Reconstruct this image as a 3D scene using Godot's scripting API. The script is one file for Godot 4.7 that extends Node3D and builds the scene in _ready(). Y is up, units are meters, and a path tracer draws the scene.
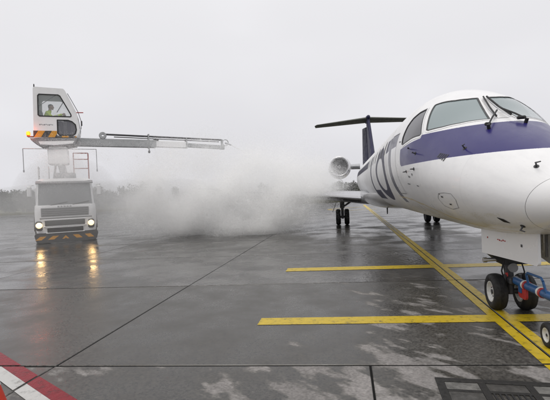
extends Node3D
# A regional jet on a wet apron in overcast light, a de-icing truck spraying behind it.

const YAW := 0.1541            # heading of the jet and of the slab joints
const SG := 1.62               # metres from nose tip to nose gear
const GEAR := Vector3(3.0187, 0.0, -5.4248)
const TRUCK := Vector3(-8.49, 0.0, -16.94)

var rng := RandomNumberGenerator.new()
var M := {}
var taken := {}

# ------------------------------------------------------------------ helpers
func numbered(called: String) -> String:
	var n: int = taken.get(called, 0)
	taken[called] = n + 1
	return called if n == 0 else "%s_%03d" % [called, n]

func tag(o: Node, label: String, category: String, group := "", kind := "") -> void:
	if label: o.set_meta("label", label)
	if category: o.set_meta("category", category)
	if group: o.set_meta("group", group)
	if kind: o.set_meta("kind", kind)

func thing(called: String, at: Vector3, turn: float, label: String, category: String, group := "") -> Node3D:
	var o := Node3D.new()
	o.name = numbered(called)
	add_child(o)
	o.position = at
	o.rotation.y = turn
	tag(o, label, category, group)
	return o

func mb() -> SurfaceTool:
	var st := SurfaceTool.new()
	st.begin(Mesh.PRIMITIVE_TRIANGLES)
	st.set_smooth_group(-1)
	return st

func obj(called: String, st, m: Material, parent: Node = self, normals := true) -> MeshInstance3D:
	var mesh: Mesh
	if st is SurfaceTool:
		if normals: st.generate_normals()
		mesh = st.commit()
	else:
		mesh = st
	var o := MeshInstance3D.new()
	o.name = numbered(called) if parent == self else called
	o.mesh = mesh
	o.material_override = m
	parent.add_child(o, true)
	return o

func lin(r: float, g: float, b: float) -> Color:
	return Color(r, g, b).linear_to_srgb()

func mat(r: float, g: float, b: float, rough := 0.6, metal := 0.0) -> StandardMaterial3D:
	var m := StandardMaterial3D.new()
	m.albedo_color = lin(r, g, b)
	m.roughness = rough
	m.metallic = metal
	m.cull_mode = BaseMaterial3D.CULL_DISABLED
	return m

# paint or plastic whose tone and gloss are broken up by small blotches of dirt
func worn(r: float, g: float, b: float, rough: float, metal: float, amount: float, size: float, seed_: int) -> StandardMaterial3D:
	var m := mat(1, 1, 1, 1.0, metal)
	var key := "n%d" % seed_
	var c := Color(r, g, b)
	var ramp := Gradient.new()
	ramp.offsets = PackedFloat32Array([0.0, 0.35, 0.6, 1.0])
	ramp.colors = PackedColorArray([(c * (1.0 - amount)).linear_to_srgb(), (c * (1.0 - amount * 0.3)).linear_to_srgb(), c.linear_to_srgb(), (c * (1.0 + amount * 0.15)).linear_to_srgb()])
	var n := FastNoiseLite.new()
	n.seed = seed_
	n.frequency = 0.012
	n.fractal_octaves = 5
	n.fractal_gain = 0.6
	var t := NoiseTexture2D.new()
	t.width = 256; t.height = 256; t.seamless = true; t.noise = n; t.color_ramp = ramp
	m.albedo_texture = t
	var rr := Gradient.new()
	rr.offsets = PackedFloat32Array([0.0, 1.0])
	rr.colors = PackedColorArray([Color(1, 1, 1) * minf(1.0, rough * 1.5), Color(1, 1, 1) * rough * 0.7])
	var t2 := NoiseTexture2D.new()
	t2.width = 256; t2.height = 256; t2.seamless = true; t2.noise = n; t2.color_ramp = rr
	m.roughness_texture = t2
	m.uv1_triplanar = true
	m.uv1_scale = Vector3.ONE / size
	return m

func tri(st: SurfaceTool, a: Vector3, b: Vector3, c: Vector3) -> void:
	st.add_vertex(a); st.add_vertex(b); st.add_vertex(c)

func quad(st: SurfaceTool, a: Vector3, b: Vector3, c: Vector3, d: Vector3) -> void:
	tri(st, a, b, c); tri(st, a, c, d)

# triangle with the normals n given; its winding is made to agree with them
func tri_n(st: SurfaceTool, v: Array, n: Array, uv: Array) -> void:
	var g: Vector3 = (v[1] - v[0]).cross(v[2] - v[0])
	if g.length_squared() < 1e-16: return
	var order := [0, 2, 1] if g.dot(n[0] + n[1] + n[2]) > 0.0 else [0, 1, 2]
	for i in order:
		st.set_normal(n[i]); st.set_uv(uv[i]); st.add_vertex(v[i])

# chamfered box
func box(st: SurfaceTool, c: Vector3, size: Vector3, bevel := 0.0, b := Basis.IDENTITY) -> void:
	var h := size * 0.5
	var e := minf(bevel, minf(h.x, minf(h.y, h.z)) * 0.9)
	st.set_smooth_group(-1)
	if e <= 0.0:
		for ax in 3:
			for s in [-1.0, 1.0]:
				var q := []
				for k in [[-1, -1], [1, -1], [1, 1], [-1, 1]]:
					var p := Vector3.ZERO
					p[ax] = s * h[ax]; p[(ax + 1) % 3] = k[0] * h[(ax + 1) % 3] * s; p[(ax + 2) % 3] = k[1] * h[(ax + 2) % 3]
					q.append(c + b * p)
				quad(st, q[3], q[2], q[1], q[0])
		return
	for ax in 3:
		var u := (ax + 1) % 3
		var w := (ax + 2) % 3
		for s in [-1.0, 1.0]:
			var q := []
			for k in [[-1, -1], [1, -1], [1, 1], [-1, 1]]:
				var p := Vector3.ZERO
				p[ax] = s * h[ax]; p[u] = k[0] * (h[u] - e) * s; p[w] = k[1] * (h[w] - e)
				q.append(c + b * p)
			quad(st, q[3], q[2], q[1], q[0])
			# the four chamfers between this axis and u
			for t in [-1.0, 1.0]:
				var p1 := Vector3.ZERO; var p2 := Vector3.ZERO; var p3 := Vector3.ZERO; var p4 := Vector3.ZERO
				p1[ax] = s * h[ax]; p1[u] = t * (h[u] - e); p1[w] = -(h[w] - e)
				p2[ax] = s * (h[ax] - e); p2[u] = t * h[u]; p2[w] = -(h[w] - e)
				p3 = p2; p3[w] = h[w] - e
				p4 = p1; p4[w] = h[w] - e
				if s * t > 0: quad(st, c + b * p4, c + b * p3, c + b * p2, c + b * p1)
				else: quad(st, c + b * p1, c + b * p2, c + b * p3, c + b * p4)
	for sx in [-1.0, 1.0]:
		for sy in [-1.0, 1.0]:
			for sz in [-1.0, 1.0]:
				var a := Vector3(sx * h.x, sy * (h.y - e), sz * (h.z - e))
				var d := Vector3(sx * (h.x - e), sy * h.y, sz * (h.z - e))
				var f := Vector3(sx * (h.x - e), sy * (h.y - e), sz * h.z)
				if sx * sy * sz > 0: tri(st, c + b * f, c + b * d, c + b * a)
				else: tri(st, c + b * a, c + b * d, c + b * f)

func frame_of(d: Vector3) -> Basis:
	var y := d.normalized()
	var x := y.cross(Vector3.UP if absf(y.y) < 0.95 else Vector3.RIGHT).normalized()
	return Basis(x, y, x.cross(y))

# turned shape: profile of (radius, distance along the axis), smooth inside, flat where two points repeat
func lathe(st: SurfaceTool, at: Vector3, dir: Vector3, prof: Array, seg := 24, squash := Vector2.ONE) -> void:
	var b := frame_of(dir)
	for i in prof.size() - 1:
		var p: Vector2 = prof[i]; var q: Vector2 = prof[i + 1]
		if p.is_equal_approx(q): continue
		st.set_smooth_group(i + 1)
		for k in seg:
			var a0 := TAU * k / seg; var a1 := TAU * (k + 1) / seg
			var c0 := Vector3(cos(a0) * squash.x, 0, sin(a0) * squash.y); var c1 := Vector3(cos(a1) * squash.x, 0, sin(a1) * squash.y)
			var v0 := at + b * (c0 * p.x + Vector3(0, p.y, 0)); var v1 := at + b * (c1 * p.x + Vector3(0, p.y, 0))
			var v2 := at + b * (c1 * q.x + Vector3(0, q.y, 0)); var v3 := at + b * (c0 * q.x + Vector3(0, q.y, 0))
			if p.x > 1e-6: tri(st, v0, v1, v2)
			if q.x > 1e-6: tri(st, v0, v2, v3)
	st.set_smooth_group(-1)

# like lathe, but the whole surface is smooth
func lathe_soft(st: SurfaceTool, at: Vector3, dir: Vector3, prof: Array, seg := 24) -> void:
	var b := frame_of(dir)
	st.set_smooth_group(1)
	for i in prof.size() - 1:
		var p: Vector2 = prof[i]; var q: Vector2 = prof[i + 1]
		for k in seg:
			var a0 := TAU * k / seg; var a1 := TAU * (k + 1) / seg
			if k == seg - 1: a1 = 0.0
			var c0 := Vector3(cos(a0), 0, sin(a0)); var c1 := Vector3(cos(a1), 0, sin(a1))
			var v0 := at + b * (c0 * p.x + Vector3(0, p.y, 0)); var v1 := at + b * (c1 * p.x + Vector3(0, p.y, 0))
			var v2 := at + b * (c1 * q.x + Vector3(0, q.y, 0)); var v3 := at + b * (c0 * q.x + Vector3(0, q.y, 0))
			if p.x > 1e-6: tri(st, v0, v1, v2)
			if q.x > 1e-6: tri(st, v0, v2, v3)
	st.set_smooth_group(-1)

func rod(st: SurfaceTool, a: Vector3, b: Vector3, r: float, seg := 10, r2 := -1.0) -> void:
	var l := a.distance_to(b)
	if r2 < 0.0: r2 = r
	lathe(st, a, b - a, [Vector2(0, 0), Vector2(r, 0), Vector2(r2, l), Vector2(0, l)], seg)

func pipe(st: SurfaceTool, pts: Array, r: float, seg := 8) -> void:
	for i in pts.size() - 1:
		rod(st, pts[i], pts[i + 1], r, seg)

# outline (x, y) pushed out from z0 to z1 by the transform
func prism(st: SurfaceTool, poly: PackedVector2Array, z0: float, z1: float, t := Transform3D.IDENTITY) -> void:
	st.set_smooth_group(-1)
	var ids := Geometry2D.triangulate_polygon(poly)
	var cw := Geometry2D.is_polygon_clockwise(poly)
	for k in range(0, ids.size(), 3):
		var a := poly[ids[k]]; var b := poly[ids[k + 1]]; var c := poly[ids[k + 2]]
		var turn := (b - a).cross(c - a)
		if turn > 0:
			var sw := b; b = c; c = sw
		tri(st, t * Vector3(a.x, a.y, z1), t * Vector3(b.x, b.y, z1), t * Vector3(c.x, c.y, z1))
		tri(st, t * Vector3(a.x, a.y, z0), t * Vector3(c.x, c.y, z0), t * Vector3(b.x, b.y, z0))
	for i in poly.size():
		var a := poly[i]; var b := poly[(i + 1) % poly.size()]
		if cw:
			var sw := a; a = b; b = sw
		quad(st, t * Vector3(a.x, a.y, z0), t * Vector3(a.x, a.y, z1), t * Vector3(b.x, b.y, z1), t * Vector3(b.x, b.y, z0))

func arc_rect(w: float, h: float, r: float, n := 5) -> PackedVector2Array:
	var o := PackedVector2Array()
	for q in 4:
		var c := Vector2((w * 0.5 - r) * (1 if q in [0, 3] else -1), (h * 0.5 - r) * (1 if q < 2 else -1))
		for k in n + 1:
			var a := PI * 0.5 * (q + float(k) / n)
			o.append(c + Vector2(cos(a), sin(a)) * r)
	return o

# smooth curve through knots that does not overshoot
func curve(kx: Array, ky: Array, s: float) -> float:
	var n := kx.size()
	if s <= kx[0]: return ky[0]
	if s >= kx[n - 1]: return ky[n - 1]
	var i := 0
	while i < n - 2 and s > kx[i + 1]: i += 1
	var h: float = kx[i + 1] - kx[i]
	var t: float = (s - kx[i]) / h
	var m0 := slope(kx, ky, i); var m1 := slope(kx, ky, i + 1)
	return (2 * t * t * t - 3 * t * t + 1) * ky[i] + (t * t * t - 2 * t * t + t) * h * m0 + (-2 * t * t * t + 3 * t * t) * ky[i + 1] + (t * t * t - t * t) * h * m1

func slope(kx: Array, ky: Array, i: int) -> float:
	var n := kx.size()
	if i == 0: return (ky[1] - ky[0]) / (kx[1] - kx[0])
	if i == n - 1: return (ky[n - 1] - ky[n - 2]) / (kx[n - 1] - kx[n - 2])
	var h0: float = kx[i] - kx[i - 1]; var h1: float = kx[i + 1] - kx[i]
	var d0: float = (ky[i] - ky[i - 1]) / h0; var d1: float = (ky[i + 1] - ky[i]) / h1
	if d0 * d1 <= 0.0: return 0.0
	var w1 := 2 * h1 + h0; var w2 := h1 + 2 * h0
	return (w1 + w2) / (w1 / d0 + w2 / d1)

# apron coordinates: lateral and along the joints -> world
func ap(lat: float, along: float, y := 0.0) -> Vector3:
	var c := cos(YAW); var s := sin(YAW)
	return Vector3(lat * c + along * s, y, lat * s - along * c)

# ------------------------------------------------------------------ ready
func _ready() -> void:
	rng.seed = 20240117
	# camera
	var cam := Camera3D.new()
	cam.name = "camera"
	cam.position = Vector3(0, 1.6365, 0)
	cam.rotation = Vector3(-0.0157, 0, -0.042)
	cam.fov = 51.23
	cam.near = 0.05
	cam.far = 3000.0
	add_child(cam)
	# sky, air, exposure
	var e := Environment.new()
	e.background_mode = Environment.BG_SKY
	var sky := Sky.new()
	var sm := ProceduralSkyMaterial.new()
	sm.sky_top_color = Color(0.95, 0.948, 0.958)
	sm.sky_horizon_color = Color(0.853, 0.851, 0.87)
	sm.sky_curve = 0.28
	sm.ground_bottom_color = Color(0.30, 0.30, 0.30)
	sm.ground_horizon_color = Color(0.84, 0.84, 0.86)
	sm.ground_curve = 0.02
	sm.sky_cover = cloud_deck()
	sm.sky_cover_modulate = Color(1, 1, 1)
	sky.sky_material = sm
	e.sky = sky
	e.tonemap_mode = Environment.TONE_MAPPER_LINEAR
	e.tonemap_exposure = 1.0
	e.volumetric_fog_enabled = true
	e.volumetric_fog_density = 0.0
	e.sdfgi_enabled = true
	e.ssao_enabled = true
	e.ssil_enabled = true
	var we := WorldEnvironment.new()
	we.name = "environment"
	we.environment = e
	add_child(we)
	# the sun behind the cloud
	var sun := DirectionalLight3D.new()
	sun.name = "sun"
	sun.light_energy = 0.5
	sun.light_color = Color(1.0, 0.985, 0.96)
	sun.light_angular_distance = 30.0
	sun.shadow_enabled = true
	sun.rotation_degrees = Vector3(-62, -25, 0)
	add_child(sun)
	materials()
	build_apron()
	build_verge()
	build_jet()
	build_towbar()
	build_truck()
	build_cone()
	build_mist()

func cloud_deck() -> ImageTexture:
	# faint unevenness of the overcast
	var n := FastNoiseLite.new()
	n.seed = 11; n.frequency = 0.9; n.fractal_octaves = 4
	var w := 512; var h := 256
	var img := Image.create(w, h, false, Image.FORMAT_RGBA8)
	for j in h:
		var up := PI * 0.5 - PI * j / h
		for i in w:
			var a := TAU * i / w
			var d := Vector3(cos(a) * cos(up), sin(up) * 2.2, sin(a) * cos(up))
			var v := clampf(0.5 + n.get_noise_3dv(d * 1.6), 0, 1)
			img.set_pixel(i, j, Color(0.5, 0.5, 0.505, v * v * 0.34))
	return ImageTexture.create_from_image(img)

func materials() -> void:
	M.white = worn(0.80, 0.80, 0.81, 0.35, 0.0, 0.08, 2.3, 3)
	M.jet_white = worn(0.80, 0.80, 0.81, 0.28, 0.0, 0.025, 2.7, 4)
	M.jet_white.clearcoat_enabled = true; M.jet_white.clearcoat = 0.5; M.jet_white.clearcoat_roughness = 0.12
	M.jet_grey = worn(0.42, 0.43, 0.45, 0.4, 0.0, 0.15, 1.2, 5)
	M.jet_blue = worn(0.013, 0.013, 0.052, 0.5, 0.0, 0.1, 1.4, 6)
	M.stab = worn(0.10, 0.105, 0.09, 0.5, 0.0, 0.2, 0.9, 7)
	M.metal = worn(0.55, 0.55, 0.56, 0.32, 0.9, 0.15, 0.4, 8)
	M.bare = worn(0.62, 0.62, 0.64, 0.22, 1.0, 0.1, 0.6, 9)
	M.dark_metal = worn(0.06, 0.06, 0.065, 0.45, 0.4, 0.3, 0.3, 10)
	M.black = worn(0.012, 0.012, 0.013, 0.5, 0.0, 0.2, 0.3, 12)
	M.rubber = worn(0.013, 0.013, 0.014, 0.62, 0.0, 0.35, 0.22, 13)
	M.rim = worn(0.62, 0.62, 0.60, 0.4, 0.1, 0.3, 0.12, 14)
	M.blue_steel = worn(0.025, 0.10, 0.26, 0.38, 0.0, 0.35, 0.35, 15)
	M.red = worn(0.42, 0.035, 0.03, 0.45, 0.0, 0.25, 0.3, 16)
	M.cone_red = worn(0.62, 0.045, 0.02, 0.5, 0.0, 0.25, 0.3, 17)
	M.cone_white = worn(0.7, 0.7, 0.68, 0.4, 0.0, 0.2, 0.3, 18)
	M.amber_paint = worn(0.62, 0.29, 0.03, 0.45, 0.0, 0.2, 0.5, 19)
	M.charcoal = worn(0.06, 0.06, 0.062, 0.5, 0.0, 0.2, 0.4, 20)
	M.grey_plastic = worn(0.22, 0.22, 0.23, 0.5, 0.0, 0.2, 0.4, 21)
	M.steel_boom = worn(0.36, 0.37, 0.38, 0.4, 0.1, 0.2, 0.7, 22)
	M.glass = mat(0.50, 0.60, 0.62, 0.03)
	M.glass.transparency = BaseMaterial3D.TRANSPARENCY_ALPHA
	M.glass.albedo_color.a = 0.5
	M.dark_glass = mat(0.18, 0.18, 0.20, 0.04)
	M.dark_glass.transparency = BaseMaterial3D.TRANSPARENCY_ALPHA
	M.dark_glass.albedo_color.a = 0.6
	M.cab_glass = mat(0.5, 0.55, 0.56, 0.04)
	M.cab_glass.transparency = BaseMaterial3D.TRANSPARENCY_ALPHA
	M.cab_glass.albedo_color.a = 0.14
	M.lens = mat(0.8, 0.8, 0.8, 0.1)
	M.lamp = mat(1.0, 0.95, 0.85, 0.3)
	M.lamp.emission_enabled = true; M.lamp.emission = Color(1.0, 0.86, 0.6); M.lamp.emission_energy_multiplier = 2.2
	M.amber_lamp = mat(1.0, 0.4, 0.05, 0.3)
	M.amber_lamp.emission_enabled = true; M.amber_lamp.emission = Color(1.0, 0.33, 0.04); M.amber_lamp.emission_energy_multiplier = 3.2

# ------------------------------------------------------------------ apron
const ROW0 := 3.93
const ROW := 3.57
const COL0 := 1.88
const COL := 4.75
const GAP := 0.011

func sl(l0: float, a0: float, y := 0.0) -> Vector3:      # slab grid -> world; the joints are not quite square
	var lat := l0 + 0.016 * (a0 - 4.0)
	return ap(lat, a0 + 0.06 * lat, y)

func sl2(p: Vector2, y := 0.0) -> Vector3:
	return sl(p.x, p.y, y)

func slabs_rects() -> Array:
	var out := []
	for k in range(-2, 9):
		var a0 := ROW0 + ROW * (k - 1); var a1 := a0 + ROW
		if k <= 0:
			for c in range(-5, 5): out.append([k, -2.88 + 3.1 * c, -2.88 + 3.1 * (c + 1), a0, a1])
		else:
			for c in range(-6, 4): out.append([k, COL0 + COL * c, COL0 + COL * (c + 1), a0, a1])
	return out

func concrete(seed_: int, tone: Color, spread: float, size: float, r0: float, r1: float) -> StandardMaterial3D:
	var m := mat(1, 1, 1, 1.0)
	var n := FastNoiseLite.new()
	n.seed = seed_; n.frequency = 0.010; n.fractal_octaves = 6; n.fractal_gain = 0.68
	var g := Gradient.new()
	g.offsets = PackedFloat32Array([0.0, 0.4, 0.55, 0.75, 1.0])
	g.colors = PackedColorArray([(tone * (1 - spread)).linear_to_srgb(), (tone * (1 - spread * 0.3)).linear_to_srgb(), tone.linear_to_srgb(), (tone * (1 + spread * 0.5)).linear_to_srgb(), (tone * (1 + spread * 1.4)).linear_to_srgb()])
	var t := NoiseTexture2D.new()
	t.width = 1024; t.height = 1024; t.seamless = true; t.noise = n; t.color_ramp = g
	m.albedo_texture = t
	var n2 := FastNoiseLite.new()
	n2.seed = seed_ + 50; n2.frequency = 0.006; n2.fractal_octaves = 5; n2.fractal_gain = 0.55
	var g2 := Gradient.new()
	g2.offsets = PackedFloat32Array([0.15, 0.42, 0.6, 0.9])
	g2.colors = PackedColorArray([Color(1, 1, 1) * r0, Color(1, 1, 1) * lerpf(r0, r1, 0.35), Color(1, 1, 1) * lerpf(r0, r1, 0.7), Color(1, 1, 1) * r1])
	var t2 := NoiseTexture2D.new()
	t2.width = 512; t2.height = 512; t2.seamless = true; t2.noise = n2; t2.color_ramp = g2
	m.roughness_texture = t2
	m.normal_enabled = true
	m.normal_texture = M.grain_normal
	m.normal_scale = 0.12
	m.metallic_specular = 0.5
	m.uv1_triplanar = true
	m.uv1_world_triplanar = true
	m.uv1_scale = Vector3.ONE / size
	return m

func near_concrete() -> StandardMaterial3D:
	# the slabs near the camera: wet concrete with patches that have dried out
	var w := 2048; var h := 1160
	var alb := PackedByteArray(); alb.resize(w * h * 3)
	var rgh := PackedByteArray(); rgh.resize(w * h)
	var streak := FastNoiseLite.new(); streak.seed = 71; streak.frequency = 1.0; streak.fractal_octaves = 6; streak.fractal_gain = 0.54
	var blot := FastNoiseLite.new(); blot.seed = 72; blot.frequency = 0.55; blot.fractal_octaves = 3
	var fine := FastNoiseLite.new(); fine.seed = 73; fine.frequency = 0.45; fine.fractal_octaves = 2; fine.fractal_gain = 0.7; fine.noise_type = FastNoiseLite.TYPE_VALUE
	var fi := fine.get_image(1024, 1024, false, false, true).get_data()
	var mid := FastNoiseLite.new(); mid.seed = 74; mid.frequency = 0.008; mid.fractal_octaves = 5; mid.fractal_gain = 0.6
	var mi := mid.get_image(w, h, false, false, true).get_data()
	var cy := cos(YAW); var sy := sin(YAW)
	for j in h:
		var zd := 9.0 - 8.5 * (j + 0.5) / h
		for i in w:
			var x := -8.0 + 15.0 * (i + 0.5) / w
			var lat := x * cy - zd * sy
			var al := x * sy + zd * cy
			var a0 := al - 0.06 * lat
			var bias := -0.62
			if a0 < ROW0:
				bias = lerpf(-0.36, 0.10, smoothstep(-2.6, 0.1, lat)) - 0.25 * smoothstep(1.6, 3.5, lat)
			elif a0 < ROW0 + ROW:
				bias = -0.62 + 0.44 * smoothstep(-0.9, 0.5, lat) - 0.10 * smoothstep(5.2, 7.4, al)
			elif lat > -1.0:
				bias = -0.5
			var d := 0.0
			if bias > -0.6:
				var ru := lat * 0.62 + al * 0.78; var rv := -lat * 0.78 + al * 0.62
				d = streak.get_noise_2d(ru * 3.4, rv * 1.5) * 0.95 + blot.get_noise_2d(lat * 1.3, al * 1.3) * 0.6 + bias
				d = smoothstep(-0.07, 0.27, d)
			var f: float = fi[(j % 1024) * 1024 + (i % 1024)] / 255.0
			var m_: float = mi[j * w + i] / 255.0
			var grain := 0.15 + 1.7 * f
			var wet := (0.038 + 0.026 * m_) * grain
			var dry := (0.14 + 0.10 * m_) * (0.6 + 0.8 * f)
			var v := lerpf(wet, dry, d)
			var c := Color(v * 1.05, v * 0.99, v * lerpf(0.90, 0.96, d)).linear_to_srgb()
			var o := (j * w + i)
			alb[o * 3] = int(c.r * 255.0); alb[o * 3 + 1] = int(c.g * 255.0); alb[o * 3 + 2] = int(c.b * 255.0)
			rgh[o] = int(255.0 * clampf(lerpf(0.20 + 0.30 * m_ + 0.25 * (f - 0.5), 0.8, d), 0.05, 1.0))
	var m := mat(1, 1, 1, 1.0)
	m.metallic_specular = 0.5
	m.albedo_texture = ImageTexture.create_from_image(Image.create_from_data(w, h, false, Image.FORMAT_RGB8, alb))
	m.roughness_texture = ImageTexture.create_from_image(Image.create_from_data(w, h, false, Image.FORMAT_L8, rgh))
	return m

func build_apron() -> void:
	var gn := FastNoiseLite.new(); gn.seed = 91; gn.frequency = 0.09; gn.fractal_octaves = 4; gn.fractal_gain = 0.7
	var gt := NoiseTexture2D.new(); gt.width = 512; gt.height = 512; gt.seamless = true; gt.noise = gn; gt.as_normal_map = true; gt.bump_strength = 3.0
	M.grain_normal = gt
	var near := near_concrete()
	var tones := [concrete(31, Color(0.056, 0.053, 0.050), 0.5, 6.1, 0.09, 0.36), concrete(37, Color(0.049, 0.047, 0.045), 0.55, 7.3, 0.08, 0.32), concrete(43, Color(0.065, 0.062, 0.058), 0.5, 5.3, 0.10, 0.38)]
	var apron := Node3D.new()
	apron.name = "apron"
	add_child(apron)
	tag(apron, "wet grey concrete apron of large slabs with dark joints", "", "", "structure")
	# bitumen in the joints
	var filler := mat(0.010, 0.010, 0.010, 0.8)
	filler.metallic_specular = 0.2
	var st := mb()
	var q := [sl(-60, -8, -0.008), sl(-60, 36, -0.008), sl(40, 36, -0.008), sl(40, -8, -0.008)]
	quad(st, q[0], q[1], q[2], q[3])
	obj("joint_filler", st, filler, apron)
	# paving beyond the slabs one can tell apart
	st = mb()
	var L0 := COL0 - 6 * COL; var L1 := COL0 + 4 * COL; var A1 := ROW0 + ROW * 8; var A0 := ROW0 - ROW * 3
	for r in [[-160.0, 120.0, A1, 60.0], [-160.0, L0, A0, A1], [L1, 120.0, A0, A1]]:
		var g := GAP
		quad(st, sl(r[0] + g, r[2] + g, -0.002), sl(r[0] + g, r[3], -0.002), sl(r[1] - g, r[3], -0.002), sl(r[1] - g, r[2] + g, -0.002))
	obj("distant_paving", st, concrete(53, Color(0.056, 0.056, 0.057), 0.4, 9.7, 0.10, 0.36), apron)
	for r in slabs_rects():
		st = mb()
		var near_one: bool = r[0] <= 1 and r[0] >= 0 and r[1] > -7.9 and r[2] < 6.7
		var b := 0.006
		var dy := rng.randf_range(-0.0012, 0.0012)
		var gx := GAP * rng.randf_range(0.7, 1.2); var gz := GAP * rng.randf_range(1.2, 1.9)
		var c := [Vector2(r[1] + gx, r[3] + gz), Vector2(r[1] + gx, r[4] - gz), Vector2(r[2] - gx, r[4] - gz), Vector2(r[2] - gx, r[3] + gz)]
		var inn := [c[0] + Vector2(b, b), c[1] + Vector2(b, -b), c[2] + Vector2(-b, -b), c[3] + Vector2(-b, b)]
		var top := []; var mid := []; var low := []
		for k in 4:
			top.append(sl2(inn[k], dy)); mid.append(sl2(c[k], dy - b)); low.append(sl2(c[k], -0.009))
		slab_quad(st, [top[0], top[1], top[2], top[3]])
		for k in 4:
			var k2 := (k + 1) % 4
			slab_quad(st, [top[k], mid[k], mid[k2], top[k2]])
			slab_quad(st, [mid[k], low[k], low[k2], mid[k2]])
		obj("slab", st, near if near_one else tones[rng.randi() % 3], apron)
	# painted lines
	var yellow := paint(Color(0.50, 0.36, 0.018), Color(0.16, 0.13, 0.045), 61)
	marking("lead_in_marking", PackedVector2Array([Vector2(COL0 - 0.135, -5), Vector2(COL0 - 0.135, 46), Vector2(COL0 + 0.135, 46), Vector2(COL0 + 0.135, -5)]), 0.0045, yellow, "long yellow lead-in line running under the jet")
	marking("stop_bar_marking", PackedVector2Array([Vector2(-1.1, 5.15), Vector2(-1.1, 5.43), Vector2(COL0 - 0.136, 5.44), Vector2(COL0 - 0.136, 5.16)]), 0.0045, yellow, "yellow bar left of the lead-in line, nearer the camera")
	marking("stop_bar_marking", PackedVector2Array([Vector2(COL0 + 0.136, 5.16), Vector2(COL0 + 0.136, 5.44), Vector2(5.2, 5.44), Vector2(5.2, 5.16)]), 0.0045, yellow, "yellow bar behind the nose wheels")
	marking("stop_bar_marking", PackedVector2Array([Vector2(-1.25, 8.66), Vector2(-1.25, 9.02), Vector2(COL0 - 0.136, 9.03), Vector2(COL0 - 0.136, 8.67)]), 0.0045, yellow, "yellow bar left of the lead-in line, farther from the camera")
	marking("stop_bar_marking", PackedVector2Array([Vector2(COL0 + 0.136, 8.67), Vector2(COL0 + 0.136, 9.03), Vector2(5.6, 9.03), Vector2(5.6, 8.67)]), 0.0045, yellow, "yellow bar under the forward fuselage")
	# red and white edge line, bottom left
	var d := Vector2(0.836, -0.549); var nrm := Vector2(-0.549, -0.836)
	var o := Vector2(-3.82, 4.09 + 0.06 * 3.82)
	var a := o - d * 3.0; var z := o + d * 5.0
	marking("red_marking", PackedVector2Array([a, z, z + nrm * 0.13, a + nrm * 0.13]), 0.0045, paint(Color(0.19, 0.007, 0.016), Color(0.09, 0.015, 0.018), 62), "red edge line crossing the near left corner")
	marking("white_marking", PackedVector2Array([a + nrm * 0.131, z + nrm * 0.131, z + nrm * 0.252, a + nrm * 0.252]), 0.0045, paint(Color(0.46, 0.46, 0.45), Color(0.22, 0.22, 0.21), 63), "white edge line beside the red line")
	# yellow ring marking far under the wing
	var ring := PackedVector2Array(); var inner := PackedVector2Array()
	for k in 25:
		var an := PI * 0.35 + PI * 1.3 * k / 24.0
		ring.append(Vector2(1.2, 37.5) + Vector2(cos(an) * 2.9, sin(an) * 2.9))
		inner.append(Vector2(1.2, 37.5) + Vector2(cos(an) * 2.55, sin(an) * 2.55))
	st = mb()
	for k in 24: quad(st, sl2(ring[k], 0.003), sl2(ring[k + 1], 0.003), sl2(inner[k + 1], 0.003), sl2(inner[k], 0.003))
	var rm := obj("turn_marking", st, yellow)
	tag(rm, "curved yellow marking on the paving beyond the wing", "", "", "structure")
	build_drain()

func slab_quad(st: SurfaceTool, v: Array) -> void:
	var n: Vector3 = (v[2] - v[0]).cross(v[1] - v[3]).normalized()
	var up := Vector3.UP if absf(n.y) > 0.3 else n
	if n.dot(up) < 0: n = -n
	if absf(n.y) <= 0.3:
		# side faces look away from the slab's middle; their winding follows the given order
		n = (v[1] - v[0]).cross(v[3] - v[0]).normalized()
	var uv := []
	for p in v: uv.append(Vector2((p.x + 8.0) / 15.0, (p.z + 9.0) / 8.5))
	tri_n(st, [v[0], v[1], v[2]], [n, n, n], [uv[0], uv[1], uv[2]])
	tri_n(st, [v[0], v[2], v[3]], [n, n, n], [uv[0], uv[2], uv[3]])

func paint(fresh: Color, worn_: Color, seed_: int) -> StandardMaterial3D:
	var m := mat(1, 1, 1, 0.36)
	m.metallic_specular = 0.33
	var n := FastNoiseLite.new()
	n.seed = seed_; n.frequency = 0.018; n.fractal_octaves = 6; n.fractal_gain = 0.72
	var g := Gradient.new()
	g.offsets = PackedFloat32Array([0.0, 0.16, 0.28, 0.45, 1.0])
	g.colors = PackedColorArray([(worn_ * 0.7).linear_to_srgb(), worn_.linear_to_srgb(), (fresh * 0.75).linear_to_srgb(), fresh.linear_to_srgb(), (fresh * 1.12).linear_to_srgb()])
	var t := NoiseTexture2D.new()
	t.width = 1024; t.height = 1024; t.seamless = true; t.noise = n; t.color_ramp = g
	m.albedo_texture = t
	m.normal_enabled = true; m.normal_texture = M.grain_normal; m.normal_scale = 0.2
	m.uv1_triplanar = true; m.uv1_world_triplanar = true
	m.uv1_scale = Vector3.ONE / 2.7
	return m

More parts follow.
